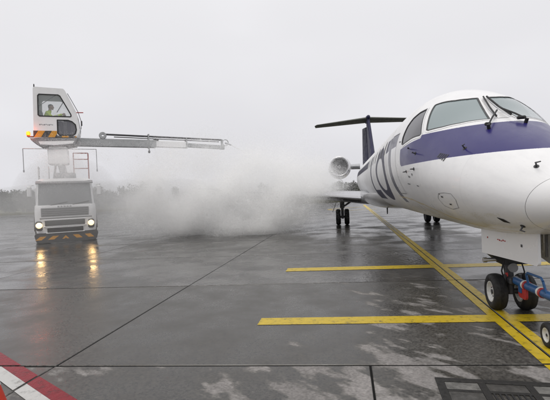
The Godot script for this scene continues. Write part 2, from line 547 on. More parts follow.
func marking(called: String, poly: PackedVector2Array, y: float, m: Material, label: String) -> void:
	# the paint lies on the slabs and stops at their joints
	var st := mb()
	var rects := slabs_rects()
	rects.append([99, COL0 - 6 * COL, COL0 + 4 * COL, ROW0 + ROW * 8, 60.0])
	for r in rects:
		var g := GAP + 0.004
		var cell := PackedVector2Array([Vector2(r[1] + g, r[3] + g), Vector2(r[1] + g, r[4] - g), Vector2(r[2] - g, r[4] - g), Vector2(r[2] - g, r[3] + g)])
		for piece in Geometry2D.intersect_polygons(cell, poly):
			var ids := Geometry2D.triangulate_polygon(piece)
			for k in range(0, ids.size(), 3):
				var v := [sl2(piece[ids[k]], y), sl2(piece[ids[k + 1]], y), sl2(piece[ids[k + 2]], y)]
				tri_n(st, v, [Vector3.UP, Vector3.UP, Vector3.UP], [Vector2.ZERO, Vector2.ZERO, Vector2.ZERO])
	var o := obj(called, st, m, self, false)
	tag(o, label, "", "", "structure")

func build_drain() -> void:
	# steel manhole frame with concrete-filled cells
	var o := thing("drain_cover", ap(0.74, 3.70), YAW * 0.0, "rectangular steel drain cover with filled cells near the lower right corner", "drain cover")
	o.rotation.y = -YAW - 0.06
	var w := 1.06; var d := 0.86
	M.iron = worn(0.018, 0.017, 0.016, 0.6, 0.2, 0.4, 0.2, 27)
	var st := mb()
	var fr := 0.065
	box(st, Vector3(w * 0.5, 0.006, fr * 0.5), Vector3(w, 0.012, fr), 0.003)
	box(st, Vector3(w * 0.5, 0.006, d - fr * 0.5), Vector3(w, 0.012, fr), 0.003)
	box(st, Vector3(fr * 0.5, 0.006, d * 0.5), Vector3(fr, 0.012, d - 2 * fr), 0.003)
	box(st, Vector3(w - fr * 0.5, 0.006, d * 0.5), Vector3(fr, 0.012, d - 2 * fr), 0.003)
	obj("frame", st, M.iron, o)
	for k in [1, 2]:
		st = mb()
		box(st, Vector3(w * k / 3.0, 0.0045, d * 0.5), Vector3(0.055, 0.009, d - 2 * fr), 0.002)
		obj("bar", st, M.iron, o)
	for k in [1, 2, 3]:
		for c in 3:
			st = mb()
			var x0 := fr if c == 0 else w * c / 3.0 + 0.0275
			var x1 := w - fr if c == 2 else w * (c + 1) / 3.0 - 0.0275
			box(st, Vector3((x0 + x1) * 0.5, 0.004, d * k / 4.0), Vector3(x1 - x0, 0.008, 0.036), 0.002)
			obj("cross_bar", st, M.iron, o)
	var fill := concrete(83, Color(0.13, 0.127, 0.12), 0.6, 1.3, 0.35, 0.8)
	var fill2 := concrete(84, Color(0.055, 0.053, 0.05), 0.5, 1.1, 0.25, 0.5)
	for r in 4:
		for c in 3:
			st = mb()
			var x0 := fr if c == 0 else w * c / 3.0 + 0.0275
			var x1 := w - fr if c == 2 else w * (c + 1) / 3.0 - 0.0275
			var z0 := fr if r == 0 else d * r / 4.0 + 0.018
			var z1 := d - fr if r == 3 else d * (r + 1) / 4.0 - 0.018
			if r == 1 and c == 1:
				# open grating
				for k in 7:
					box(st, Vector3(lerpf(x0, x1, (k + 0.5) / 7.0), 0.003, (z0 + z1) * 0.5), Vector3(0.014, 0.006, z1 - z0), 0.0)
				obj("grating", st, M.black, o)
			else:
				box(st, Vector3((x0 + x1) * 0.5, 0.0025, (z0 + z1) * 0.5), Vector3(x1 - x0 - 0.004, 0.005, z1 - z0 - 0.004), 0.0015)
				obj("infill_panel", st, fill if (r + c) % 3 != 1 else fill2, o)

# ------------------------------------------------------------------ grass and woods beyond
func build_verge() -> void:
	var st := mb()
	quad(st, Vector3(-1500, -0.05, 300), Vector3(-1500, -0.05, -1500), Vector3(1500, -0.05, -1500), Vector3(1500, -0.05, 300))
	var gm := concrete(57, Color(0.085, 0.088, 0.032), 0.6, 13.0, 0.9, 1.0)
	var g := obj("grass_ground", st, gm)
	tag(g, "flat grass field beyond the edge of the apron", "", "", "structure")
	# tufts along the edge of the paving
	st = mb()
	for k in 26:
		var a := rng.randf() * TAU; var r := rng.randf() * 0.35
		var p := Vector3(cos(a) * r, 0, sin(a) * r)
		var lean := Vector3(rng.randfn(0, 0.07), rng.randf_range(0.15, 0.36), rng.randfn(0, 0.07))
		var s := Vector3(cos(a + 1.3), 0, sin(a + 1.3)) * 0.018
		tri(st, p - s, p + lean, p + s)
	st.generate_normals()
	var tuft := st.commit()
	var mm := MultiMesh.new()
	mm.transform_format = MultiMesh.TRANSFORM_3D
	mm.use_colors = true
	mm.mesh = tuft
	mm.instance_count = 5200
	for k in 5200:
		var al := 60.2 + pow(rng.randf(), 1.6) * 14.0
		var p := sl(rng.randf_range(-62, 40), al, -0.05)
		mm.set_instance_transform(k, Transform3D(Basis(Vector3.UP, rng.randf() * TAU).scaled(Vector3.ONE * rng.randf_range(0.7, 1.3)), p))
		var dryness := rng.randf()
		mm.set_instance_color(k, Color(0.10, 0.115, 0.03).lerp(Color(0.20, 0.16, 0.055), dryness * dryness))
	var mi := MultiMeshInstance3D.new()
	mi.name = "grass"
	mi.multimesh = mm
	var m2 := mat(1, 1, 1, 0.9)
	m2.vertex_color_use_as_albedo = true
	mi.material_override = m2
	add_child(mi)
	tag(mi, "rough yellowish grass along the apron edge", "grass", "", "stuff")
	woodland(-74, -24, 84.0, 4.6, 46, "dark bushes and trees in the mist behind the truck")
	woodland(-24, 42, 104.0, 3.7, 52, "dark distant trees seen below the engine and behind the wing")

func woodland(x0: float, x1: float, along: float, height: float, count: int, label: String) -> void:
	var root := Node3D.new()
	root.name = numbered("woodland")
	add_child(root)
	tag(root, label, "trees", "", "stuff")
	var st := mb()
	for k in 14:       # a spray of leaves
		var p := Vector3(rng.randfn(0, 0.3), rng.randfn(0, 0.26), rng.randfn(0, 0.3))
		var b := Basis.from_euler(Vector3(rng.randf() * TAU, rng.randf() * TAU, rng.randf() * TAU))
		var s := rng.randf_range(0.10, 0.2)
		tri(st, p + b * Vector3(-s, 0, 0), p + b * Vector3(0, s * 1.6, 0), p + b * Vector3(s, 0, 0))
	st.generate_normals()
	var spray := st.commit()
	var tr := mb()
	var xf := []; var cols := []
	for k in count:
		var x := lerpf(x0, x1, (k + rng.randf()) / count)
		var base := Vector3(x, -0.05, -(along + rng.randf_range(-5, 6)))
		var hh := height * rng.randf_range(0.62, 1.08)
		rod(tr, base, base + Vector3(rng.randfn(0, 0.2), hh * 0.6, 0), 0.12, 5, 0.05)
		for b in 4:
			var a := rng.randf() * TAU
			rod(tr, base + Vector3(0, hh * rng.randf_range(0.25, 0.5), 0), base + Vector3(cos(a) * hh * 0.25, hh * rng.randf_range(0.55, 0.85), sin(a) * hh * 0.25), 0.05, 4, 0.02)
		var lobes := []
		for b in 7: lobes.append([base + Vector3(rng.randfn(0, hh * 0.2), hh * rng.randf_range(0.22, 0.86), rng.randfn(0, hh * 0.2)), hh * rng.randf_range(0.13, 0.24)])
		var tone := Color(0.035, 0.042, 0.024) * rng.randf_range(0.7, 1.35)
		for b in 110:
			var l: Array = lobes[rng.randi() % 7]
			var dir := Vector3(rng.randfn(), rng.randfn(), rng.randfn()).normalized()
			var p: Vector3 = l[0] + dir * l[1] * pow(rng.randf(), 0.4)
			if p.y < 0.1: continue
			xf.append(Transform3D(Basis.from_euler(Vector3(rng.randf() * TAU, rng.randf() * TAU, 0)), p))
			cols.append(tone * rng.randf_range(0.75, 1.3))
	obj("trunk", tr, mat(0.05, 0.04, 0.032, 0.9), root)
	var mm := MultiMesh.new()
	mm.transform_format = MultiMesh.TRANSFORM_3D
	mm.use_colors = true
	mm.mesh = spray
	mm.instance_count = xf.size()
	for k in xf.size():
		mm.set_instance_transform(k, xf[k]); mm.set_instance_color(k, cols[k])
	var mi := MultiMeshInstance3D.new()
	mi.name = "foliage"
	mi.multimesh = mm
	var m := mat(1, 1, 1, 0.85)
	m.vertex_color_use_as_albedo = true
	mi.material_override = m
	root.add_child(mi)

# ------------------------------------------------------------------ jet
const KS := [0.0, 0.06, 0.2, 0.5, 1.0, 1.5, 2.0, 2.75, 3.5, 4.5, 18.6, 21.3, 24.0, 26.0, 27.3, 27.9]
const KT := [1.47, 1.62, 1.72, 1.93, 2.2, 2.43, 2.67, 3.09, 3.28, 3.32, 3.32, 3.31, 3.24, 3.12, 3.0, 2.9]
const KB := [1.47, 1.32, 1.2, 1.1, 1.04, 1.01, 1.0, 1.0, 1.0, 1.0, 1.0, 1.28, 1.85, 2.3, 2.6, 2.75]
const KW := [0.0, 0.15, 0.29, 0.48, 0.72, 0.865, 0.96, 1.09, 1.155, 1.17, 1.17, 1.08, 0.75, 0.42, 0.2, 0.08]
var lut_t := PackedFloat32Array()
var lut_b := PackedFloat32Array()
var lut_w := PackedFloat32Array()
var jet: Node3D

func A(s: float, y: float, w: float) -> Vector3:      # metres behind the nose tip, height, towards the truck side
	return Vector3(-w, y, -(s - SG))

func look(l: PackedFloat32Array, s: float) -> float:
	var f := clampf(s, 0.0, 27.89) * 200.0
	var i := int(f)
	return lerpf(l[i], l[i + 1], f - i)

func P(s: float, th: float, off := 0.0) -> Vector3:
	var t := look(lut_t, s); var b := look(lut_b, s); var w := look(lut_w, s)
	var p := A(s, (t + b) * 0.5 + sin(th) * (t - b) * 0.5, cos(th) * w)
	return p if off == 0.0 else p + N(s, th) * off

func N(s: float, th: float) -> Vector3:
	var s0 := maxf(0.004, s - 0.02); var s1 := s + 0.02
	var ds := P(s1, th) - P(s0, th)
	var dt := P(maxf(s, 0.004), th + 0.02) - P(maxf(s, 0.004), th - 0.02)
	return dt.cross(ds).normalized() * -1.0 if dt.cross(ds).dot(Vector3(-cos(th), sin(th), 0.001)) < 0 else dt.cross(ds).normalized()

func uv_nose(s: float, th: float) -> Vector2:
	return Vector2(s / 4.7, (th + PI * 0.5) / TAU)

# a piece of the skin: the outline (s, angle in radians) cut into small cells that follow the surface
func patch(st: SurfaceTool, outer: PackedVector2Array, holes: Array, off: float, step := Vector2(0.08, 0.06)) -> void:
	var lo := outer[0]; var hi := outer[0]
	for p in outer:
		lo = lo.min(p); hi = hi.max(p)
	var nx := int(ceil((hi.x - lo.x) / step.x)); var ny := int(ceil((hi.y - lo.y) / step.y))
	for i in nx:
		for j in ny:
			var a := lo + Vector2(i * step.x, j * step.y)
			var cell := PackedVector2Array([a, a + Vector2(step.x, 0), a + step, a + Vector2(0, step.y)])
			var parts: Array = Geometry2D.intersect_polygons(cell, outer)
			for h in holes:
				var next := []
				for q in parts: next.append_array(Geometry2D.clip_polygons(q, h))
				parts = next
			for q in parts: skin_poly(st, q, off)

func skin_poly(st: SurfaceTool, q: PackedVector2Array, off: float) -> void:
	if q.size() < 3: return
	var ids := Geometry2D.triangulate_polygon(q)
	for k in range(0, ids.size(), 3):
		var v := []; var n := []; var uv := []
		for m in 3:
			var p := q[ids[k + m]]
			v.append(P(p.x, p.y, off)); n.append(N(p.x, p.y)); uv.append(uv_nose(p.x, p.y))
		tri_n(st, v, n, uv)

func poly_deg(l: Array) -> PackedVector2Array:
	var o := PackedVector2Array()
	for p in l: o.append(Vector2(p[0], deg_to_rad(p[1])))
	return o

func mirror(p: PackedVector2Array) -> PackedVector2Array:
	var o := PackedVector2Array()
	for q in p: o.append(Vector2(q.x, PI - q.y))
	o.reverse()
	return o

func grow(p: PackedVector2Array, by: float) -> PackedVector2Array:
	return Geometry2D.offset_polygon(p, by, Geometry2D.JOIN_ROUND)[0]

func cut(th: float) -> float:
	return 0.25 - 0.09 * sin(th)

func smooth_grid(st: SurfaceTool, f: Callable, nu: int, nv: int, uvf: Callable) -> void:
	# f(u, v) -> [point, normal]
	var row := []
	for i in nu + 1:
		var cur := []
		for j in nv + 1:
			cur.append(f.call(float(i) / nu, float(j) / nv))
		if i > 0:
			for j in nv:
				var a: Array = row[j]; var b: Array = row[j + 1]; var c: Array = cur[j + 1]; var d: Array = cur[j]
				var ua: Vector2 = uvf.call(float(i - 1) / nu, float(j) / nv); var uc: Vector2 = uvf.call(float(i) / nu, float(j + 1) / nv)
				var ub := Vector2(ua.x, uc.y); var ud := Vector2(uc.x, ua.y)
				tri_n(st, [a[0], b[0], c[0]], [a[1], b[1], c[1]], [ua, ub, uc])
				tri_n(st, [a[0], c[0], d[0]], [a[1], c[1], d[1]], [ua, uc, ud])
		row = cur

func nose_paint() -> Array:
	var w := 1024; var h := 1400
	var alb := PackedByteArray(); alb.resize(w * h * 3)
	var rgh := PackedByteArray(); rgh.resize(w * h)
	var n := FastNoiseLite.new(); n.seed = 5; n.frequency = 0.012; n.fractal_octaves = 5; n.fractal_gain = 0.6
	var nd := n.get_image(w, h, false, false, true).get_data()
	var n2 := FastNoiseLite.new(); n2.seed = 6; n2.frequency = 0.22; n2.fractal_octaves = 3
	var nf := n2.get_image(w, h, false, false, true).get_data()
	var cs := PackedFloat32Array(); var sn := PackedFloat32Array()
	for j in h:
		var th := TAU * (j + 0.5) / h - PI * 0.5
		cs.append(cos(th)); sn.append(sin(th))
	var yl := [[0.6, -68.0], [0.89, -63.5], [1.18, -57.5], [1.64, -49.5], [2.2, -45.0], [2.7, -41.5], [3.4, -38.0], [4.7, -36.0]]
	for i in w:
		var s := 4.7 * (i + 0.5) / w
		var t := look(lut_t, s); var b := look(lut_b, s); var hw := look(lut_w, s)
		var yline := -68.0
		for k in yl.size() - 1:
			if s >= yl[k][0]: yline = lerpf(yl[k][1], yl[k + 1][1], clampf((s - yl[k][0]) / (yl[k + 1][0] - yl[k][0]), 0, 1))
		var band_top := 2.425
		if s > 2.37: band_top = lerpf(2.375, 2.285, (s - 2.37) / 0.72)
		var seam := fmod(s + 0.12, 1.16) < 0.007
		for j in h:
			var y := (t + b) * 0.5 + sn[j] * (t - b) * 0.5
			var o := j * w + i
			var d: float = nd[o] / 255.0; var f: float = nf[o] / 255.0
			var r := 0.80; var g := 0.80; var bl := 0.81
			var rough := 0.24 + 0.16 * d
			var blue := y > 2.0 and y < band_top and s < 3.085
			if s > 3.0 and blue:      # rounded rear corner
				var q := Vector2(s - 3.0, maxf(0.0, 2.085 - y))
				if q.y > 0 and q.length() > 0.085: blue = false
			if blue:
				r = 0.018; g = 0.013; bl = 0.125
			if s > 3.4 and letter_at(s, y, cs[j]):
				blue = true
				r = 0.013; g = 0.012; bl = 0.05
			# windows are cut from the skin; everything else takes dirt
			var dirt := clampf((d - 0.42) * 1.3, 0, 1) * 0.10 + (f - 0.5) * 0.05
			if not blue:
				r *= 1.0 - dirt; g *= 1.0 - dirt; bl *= 1.0 - dirt * 0.9
			if seam and not blue and s > 1.0:
				r *= 0.86; g *= 0.86; bl *= 0.86
			var deg := rad_to_deg(TAU * (j + 0.5) / h - PI * 0.5)
			if deg < -20.0 and s > 0.6:
				var dl := absf(deg - yline + (d - 0.5) * 2.2)
				if dl < 1.0:
					var k := (0.45 + 0.4 * f)
					r = lerpf(r, 0.55, k); g = lerpf(g, 0.40, k); bl = lerpf(bl, 0.06, k)
				elif y < 1.32 and f + d > 1.22:
					r *= 0.9; g *= 0.88; bl *= 0.8
			var c := Color(r, g, bl).linear_to_srgb()
			alb[o * 3] = int(c.r * 255); alb[o * 3 + 1] = int(c.g * 255); alb[o * 3 + 2] = int(c.b * 255)
			rgh[o] = int(255 * rough)
	return [Image.create_from_data(w, h, false, Image.FORMAT_RGB8, alb), Image.create_from_data(w, h, false, Image.FORMAT_L8, rgh)]

# the three big letters on the truck side and, the right way round, on the other
func letter_at(s: float, y: float, side: float) -> bool:
	if y < 1.36 or y > 2.62: return false
	var x := (9.25 - s) if side > 0 else (s - 3.45)      # metres from the start of the word
	var v := (y - 1.36) / 1.26
	if x < 0.0 or x > 5.8: return false
	if x < 1.7:                                        # L
		return x < 0.36 or v < 0.2
	if x > 1.9 and x < 4.2:                            # O
		var a := Vector2((x - 3.05) / 1.15, (v - 0.5) / 0.5).length()
		var b := Vector2((x - 3.05) / 0.76, (v - 0.5) / 0.31).length()
		return a < 1.0 and b > 1.0
	if x > 4.3:                                        # T
		return v > 0.81 or absf(x - 5.05) < 0.19
	return false

func body_paint() -> Array:
	var w := 2048; var h := 640
	var s0 := 4.6; var s1 := 27.9
	var alb := PackedByteArray(); alb.resize(w * h * 3)
	var n := FastNoiseLite.new(); n.seed = 15; n.frequency = 0.02; n.fractal_octaves = 5
	var nd := n.get_image(w, h, false, false, true).get_data()
	for i in w:
		var s := lerpf(s0, s1, (i + 0.5) / w)
		var t := look(lut_t, s); var b := look(lut_b, s)
		var seam := fmod(s, 1.6) < 0.012
		for j in h:
			var th := TAU * (j + 0.5) / h - PI * 0.5
			var y := (t + b) * 0.5 + sin(th) * (t - b) * 0.5
			var side := cos(th)
			var d: float = nd[j * w + i] / 255.0
			var v := 0.78 * (1.0 - 0.14 * clampf((d - 0.4) * 1.5, 0, 1))
			var c := Color(v, v, v * 1.01)
			if seam: c = c * 0.82
			var blue := letter_at(s, y, side)
			if s > 10.6 and y > 2.36 and y < 2.62: blue = true
			if blue: c = Color(0.013, 0.012, 0.05)
			c = c.linear_to_srgb()
			var o := (j * w + i) * 3
			alb[o] = int(c.r * 255); alb[o + 1] = int(c.g * 255); alb[o + 2] = int(c.b * 255)
	return [Image.create_from_data(w, h, false, Image.FORMAT_RGB8, alb)]

func wing_loft(st: SurfaceTool, secs: Array, n := 14) -> void:
	# secs: [leading edge, trailing edge, thickness, up]; rounded nose, thin tail
	var rings := []
	for sc in secs:
		var le: Vector3 = sc[0]; var te: Vector3 = sc[1]; var up: Vector3 = sc[3]
		var ring := []
		for k in 2 * n:
			var x := 0.0; var sg := 1.0
			if k <= n: x = float(k) / n
			else:
				x = float(2 * n - k) / n; sg = -1.0
			x = x * x
			var hgt: float = (1.4845 * sqrt(x) - 0.63 * x - 1.758 * x * x + 1.4215 * x * x * x - 0.5075 * x * x * x * x) * sc[2]
			ring.append(le.lerp(te, x) + up * (hgt * sg * (1.0 if sg > 0 else 0.8)))
		rings.append(ring)
	st.set_smooth_group(1)
	for i in rings.size() - 1:
		for k in 2 * n:
			var k2 := (k + 1) % (2 * n)
			quad(st, rings[i][k], rings[i + 1][k], rings[i + 1][k2], rings[i][k2])
	st.set_smooth_group(-1)
	for e in [0, rings.size() - 1]:
		for k in range(1, n):
			quad(st, rings[e][k], rings[e][2 * n - k], rings[e][2 * n - k - 1 if k < n - 1 else n], rings[e][k + 1])

func build_jet() -> void:
	for i in 5590:
		var s := i / 200.0
		lut_t.append(curve(KS, KT, s)); lut_b.append(curve(KS, KB, s)); lut_w.append(curve(KS, KW, s))
	jet = thing("airliner", GEAR, -YAW, "white twin-engine regional jet with a blue nose band, nose towards the right edge", "airliner")
	var np := nose_paint()
	var nm := mat(1, 1, 1, 1.0)
	nm.albedo_texture = ImageTexture.create_from_image(np[0])
	nm.roughness_texture = ImageTexture.create_from_image(np[1])
	nm.clearcoat_enabled = true; nm.clearcoat = 0.2; nm.clearcoat_roughness = 0.1
	# radome
	var st := mb()
	smooth_grid(st, func(u, v):
		var th: float = TAU * v - PI * 0.5
		var s: float = maxf(0.0005, cut(th) * u * u)
		return [P(s, th), N(maxf(s, 0.01), th) if u > 0.05 else Vector3(0, 0, 1)], 26, 72, func(u, v): return Vector2(u, v))
	var rd: Material = M.jet_white
	obj("radome", st, rd, jet, false)
	# nose skin with the window openings cut out
	var wf := poly_deg([[2.79, 57.5], [2.66, 64], [2.54, 70.5], [2.46, 79], [2.43, 86.2], [2.05, 83.3], [1.665, 79.3], [1.75, 70], [1.87, 59.5], [2.08, 47], [2.29, 37], [2.34, 36.4]])
	var ws := poly_deg([[2.88, 51.2], [3.02, 46], [3.11, 39], [3.13, 31], [3.11, 20], [3.06, 14.8], [2.98, 14.6], [2.72, 20.2], [2.42, 28.8], [2.41, 30.5]])
	var wins := [wf, ws, mirror(wf), mirror(ws)]
	st = mb()
	smooth_grid(st, func(u, v):
		var th: float = TAU * v - PI * 0.5
		var s: float = lerpf(cut(th) + 0.003, 0.96, u)
		return [P(s, th), N(s, th)], 22, 90, func(u, v): return uv_nose(lerpf(cut(TAU * v - PI * 0.5) + 0.006, 0.96, u), TAU * v - PI * 0.5))
	var holes := []; var boxes := []
	for q in wins:
		holes.append(q)
		var r := Rect2(q[0], Vector2.ZERO)
		for p in q: r = r.expand(p)
		boxes.append(r)
	var ds := 3.64 / 56.0; var dth := TAU / 120.0
	for i in 56:
		for j in 120:
			var c0 := Vector2(0.96 + i * ds, -PI * 0.5 + j * dth)
			var cell := PackedVector2Array([c0, c0 + Vector2(ds, 0), c0 + Vector2(ds, dth), c0 + Vector2(0, dth)])
			var parts: Array = [cell]
			for k in 4:
				if boxes[k].intersects(Rect2(c0, Vector2(ds, dth))):
					var next := []
					for q in parts: next.append_array(Geometry2D.clip_polygons(q, holes[k]))
					parts = next
			for q in parts: skin_poly(st, q, 0.0)
	obj("nose_section", st, nm, jet, false)
	# cabin section and tail cone
	var bp := body_paint()
	var bm := mat(1, 1, 1, 0.42)
	bm.metallic_specular = 0.35
	bm.albedo_texture = ImageTexture.create_from_image(bp[0])
	st = mb()
	smooth_grid(st, func(u, v):
		var th: float = TAU * v - PI * 0.5
		var s: float = lerpf(4.6, 27.88, u)
		return [P(s, th), N(s, th)], 80, 72, func(u, v): return Vector2(u, v))
	obj("fuselage", st, bm, jet, false)
	# inner walls seen through the glass
	st = mb()
	var wall := PackedVector2Array([Vector2(1.2, -1.2), Vector2(3.6, -1.2), Vector2(3.6, PI + 1.2), Vector2(1.2, PI + 1.2)])
	var big := []
	for q in wins: big.append(grow(q, 0.012))
	patch(st, wall, big, -0.05, Vector2(0.12, 0.12))
	var lining := mat(0.34, 0.35, 0.34, 0.8)
	obj("cockpit_lining", st, lining, jet, false)
	# glass and seals
	for k in 4:
		st = mb()
		patch(st, grow(wins[k], 0.008), [], -0.006)
		var pane := obj("windshield" if k % 2 == 0 else "side_window", st, M.glass if k % 2 == 0 else M.dark_glass, jet, false)
		if k % 2 == 1: pane.set_meta("label", "dark cockpit side window")
		st = mb()
		patch(st, grow(wins[k], 0.012), [grow(wins[k], -0.012)], 0.003, Vector2(0.06, 0.05))
		obj("seal", st, M.charcoal, pane, false)
		st = mb()
		patch(st, grow(wins[k], 0.040), [grow(wins[k], 0.0125)], 0.004, Vector2(0.06, 0.05))
		obj("window_frame", st, M.jet_white, pane, false)
	# centre post trim
	st = mb()
	patch(st, poly_deg([[1.64, 85.5], [2.42, 88.2], [2.42, 91.8], [1.64, 94.5]]), [], 0.005, Vector2(0.06, 0.03))
	obj("centre_post", st, M.jet_white, jet, false)
	cockpit()
	wipers()
	probes()
	flying_surfaces()
	engines()
	nose_gear()
	main_gear()
	cabin_windows()

func cockpit() -> void:
	var st := mb()
	prism(st, PackedVector2Array([Vector2(-0.74, 2.22), Vector2(-0.7, 2.36), Vector2(-0.45, 2.43), Vector2(0.45, 2.43), Vector2(0.7, 2.36), Vector2(0.74, 2.22)]), -0.48, -0.95, Transform3D.IDENTITY)
	obj("glareshield", st, M.charcoal, jet)
	st = mb()
	var disc := PackedVector2Array()
	for k in 32: disc.append(Vector2(1.09 * cos(TAU * k / 32.0), 2.15 + 1.07 * sin(TAU * k / 32.0)))
	prism(st, disc, -1.99, -1.96)
	obj("bulkhead", st, mat(0.16, 0.16, 0.155, 0.8), jet)
	st = mb()
	box(st, Vector3(0, 1.55, -0.95), Vector3(1.7, 0.04, 2.0), 0.0)
	obj("cockpit_floor", st, M.charcoal, jet)
	for w in [-0.5, 0.5]:
		st = mb()
		box(st, A(3.0, 2.0, w), Vector3(0.5, 0.14, 0.5), 0.04)
		box(st, A(3.28, 2.36, w), Vector3(0.46, 0.66, 0.12), 0.05, Basis(Vector3.RIGHT, 0.12))
		var seat := obj("pilot_seat", st, M.grey_plastic, jet)
		st = mb()
		box(st, A(3.30, 2.80, w), Vector3(0.28, 0.2, 0.1), 0.04)
		obj("headrest", st, M.grey_plastic, seat)
	st = mb()
	box(st, A(3.0, 2.98, 0.0), Vector3(0.5, 0.05, 0.4), 0.02)
	obj("overhead_panel", st, M.grey_plastic, jet)
	st = mb()      # pale placard on the glareshield
	box(st, A(2.02, 2.475, 0.42), Vector3(0.24, 0.07, 0.02), 0.005)
	obj("sun_visor", st, mat(0.6, 0.6, 0.58, 0.6), jet)

func wipers() -> void:
	var d := func(s, t, off): return P(s, deg_to_rad(t), off)
	# wiper of the windshield on the truck side
	var st := mb()
	rod(st, d.call(1.37, 70.5, -0.01), d.call(1.37, 70.5, 0.06), 0.022, 10)
	box(st, d.call(1.42, 71.5, 0.045), Vector3(0.07, 0.04, 0.05), 0.01)
	pipe(st, [d.call(1.37, 70.5, 0.05), d.call(1.56, 79, 0.06), d.call(1.80, 88, 0.06)], 0.011, 8)
	var w1 := obj("wiper", st, M.black, jet)
	st = mb()
	pipe(st, [d.call(1.64, 84, 0.035), d.call(2.0, 87, 0.04), d.call(2.40, 90, 0.03)], 0.013, 6)
	obj("blade", st, M.black, w1)
	st = mb()
	rod(st, d.call(1.44, 102, -0.01), d.call(1.44, 102, 0.06), 0.022, 10)
	box(st, d.call(1.49, 99, 0.05), Vector3(0.10, 0.04, 0.06), 0.012)
	pipe(st, [d.call(1.45, 101, 0.055), d.call(1.62, 97, 0.065), d.call(1.88, 92.5, 0.06)], 0.012, 8)
	var w2 := obj("wiper", st, M.black, jet)
	st = mb()
	pipe(st, [d.call(1.66, 95.5, 0.04), d.call(2.0, 93.5, 0.045), d.call(2.40, 92.5, 0.03)], 0.014, 6)
	obj("blade", st, M.black, w2)

func probes() -> void:
	for q in [[2.35, 13.0, -1.0], [1.25, 41.0, -1.0], [2.36, -1.5, 1.0], [2.75, -8.0, 1.0], [0.36, 63.0, -1.0], [0.47, -52.5, -1.0]]:
		# a short mast with a forward tube
		var st := mb()
		var th := deg_to_rad(q[1])
		var p := P(q[0], th); var n := N(q[0], th)
		rod(st, p - n * 0.01, p + n * 0.055, 0.011, 8, 0.007)
		rod(st, p + n * 0.052 + Vector3(0, 0, -0.01), p + n * 0.058 + Vector3(0, 0, 0.10), 0.008, 8, 0.006)
		lathe(st, p - n * 0.002, n, [Vector2(0, 0), Vector2(0.026, 0), Vector2(0.026, 0.006), Vector2(0, 0.006)], 14)
		obj("pitot_probe", st, M.dark_metal, jet)
	for th0 in [13.0, 167.0]:
		var st := mb()
		var th := deg_to_rad(th0)
		var p := P(2.62, th); var n := N(2.62, th)
		prism(st, PackedVector2Array([Vector2(0, 0), Vector2(0.09, 0.01), Vector2(0.16, 0.035), Vector2(0.15, 0.05), Vector2(0.0, 0.03)]), -0.004, 0.004, Transform3D(Basis(Vector3(0, 0, 1), n, Vector3(0, 0, 1).cross(n)), p))
		obj("vane", st, M.dark_metal, jet)
	# slotted vent at the edge of the blue band
	for k in 5:
		var st := mb()
		patch(st, poly_deg([[1.475 + k * 0.045, 20.5 + k * 0.2], [1.50 + k * 0.045, 20.3 + k * 0.2], [1.46 + k * 0.045, 28.5 - k * 0.5], [1.435 + k * 0.045, 28.7 - k * 0.5]]), [], 0.003, Vector2(0.05, 0.04))
		obj("vent_slot", st, M.charcoal, jet, false)
	# hatch outline, drain and vent openings low on the nose
	var st2 := mb()
	var hatch := poly_deg([[1.60, -15.5], [1.42, -12.5], [1.25, -11.5], [1.19, -17.5], [1.23, -28], [1.43, -32], [1.63, -30], [1.69, -22]])
	patch(st2, grow(hatch, 0.004), [grow(hatch, -0.004)], 0.0025, Vector2(0.05, 0.04))
	obj("hatch_seam", st2, M.grey_plastic, jet, false)
	for q in [[1.36, -24.0], [1.5, -17.0]]:
		st2 = mb()
		patch(st2, poly_deg([[q[0], q[1]], [q[0] + 0.05, q[1] - 0.6], [q[0] + 0.05, q[1] - 2.2], [q[0], q[1] - 1.8]]), [], 0.006, Vector2(0.04, 0.04))
		obj("latch", st2, M.charcoal, jet, false)
	st2 = mb()
	patch(st2, grow(poly_deg([[0.66, -35.5], [0.60, -38], [0.57, -45], [0.63, -43]]), 0.006), [], 0.004, Vector2(0.03, 0.04))
	obj("drain_opening", st2, M.black, jet, false)
	for q in [[2.3, -16.5, 0.09, 1.2], [2.73, -19.0, 0.16, 1.0], [2.45, -7.0, 0.05, 2.0], [2.6, -11.0, 0.1, 1.5], [3.15, 17.0, 0.12, 1.2]]:
		st2 = mb()
		patch(st2, poly_deg([[q[0], q[1]], [q[0] + q[2], q[1] - 0.4], [q[0] + q[2], q[1] - 0.4 - q[3]], [q[0], q[1] - q[3]]]), [], 0.003, Vector2(0.05, 0.05))
		obj("placard", st2, M.grey_plastic, jet, false)
	# blade aerials
	for q in [[6.2, 90.0, 0.28], [9.6, 90.0, 0.22]]:
		st2 = mb()
		var p := P(q[0], deg_to_rad(q[1])); var n := N(q[0], deg_to_rad(q[1]))
		prism(st2, PackedVector2Array([Vector2(0.2, -0.02), Vector2(-0.2, -0.02), Vector2(-0.26, q[2]), Vector2(-0.08, q[2])]), -0.012, 0.012, Transform3D(Basis(Vector3(0, 0, 1), n, Vector3(0, 0, 1).cross(n)), p))
		obj("aerial", st2, M.jet_white, jet)
	st2 = mb()
	prism(st2, PackedVector2Array([Vector2(0.12, 0.03), Vector2(-0.16, 0.03), Vector2(-0.1, -0.2), Vector2(0.02, -0.2)]), -0.014, 0.014, Transform3D(Basis(Vector3(0, 0, 1), Vector3.UP, Vector3(0, 0, 1).cross(Vector3.UP)), A(12.4, 0.86, 0.35)))
	obj("aerial", st2, M.charcoal, jet)

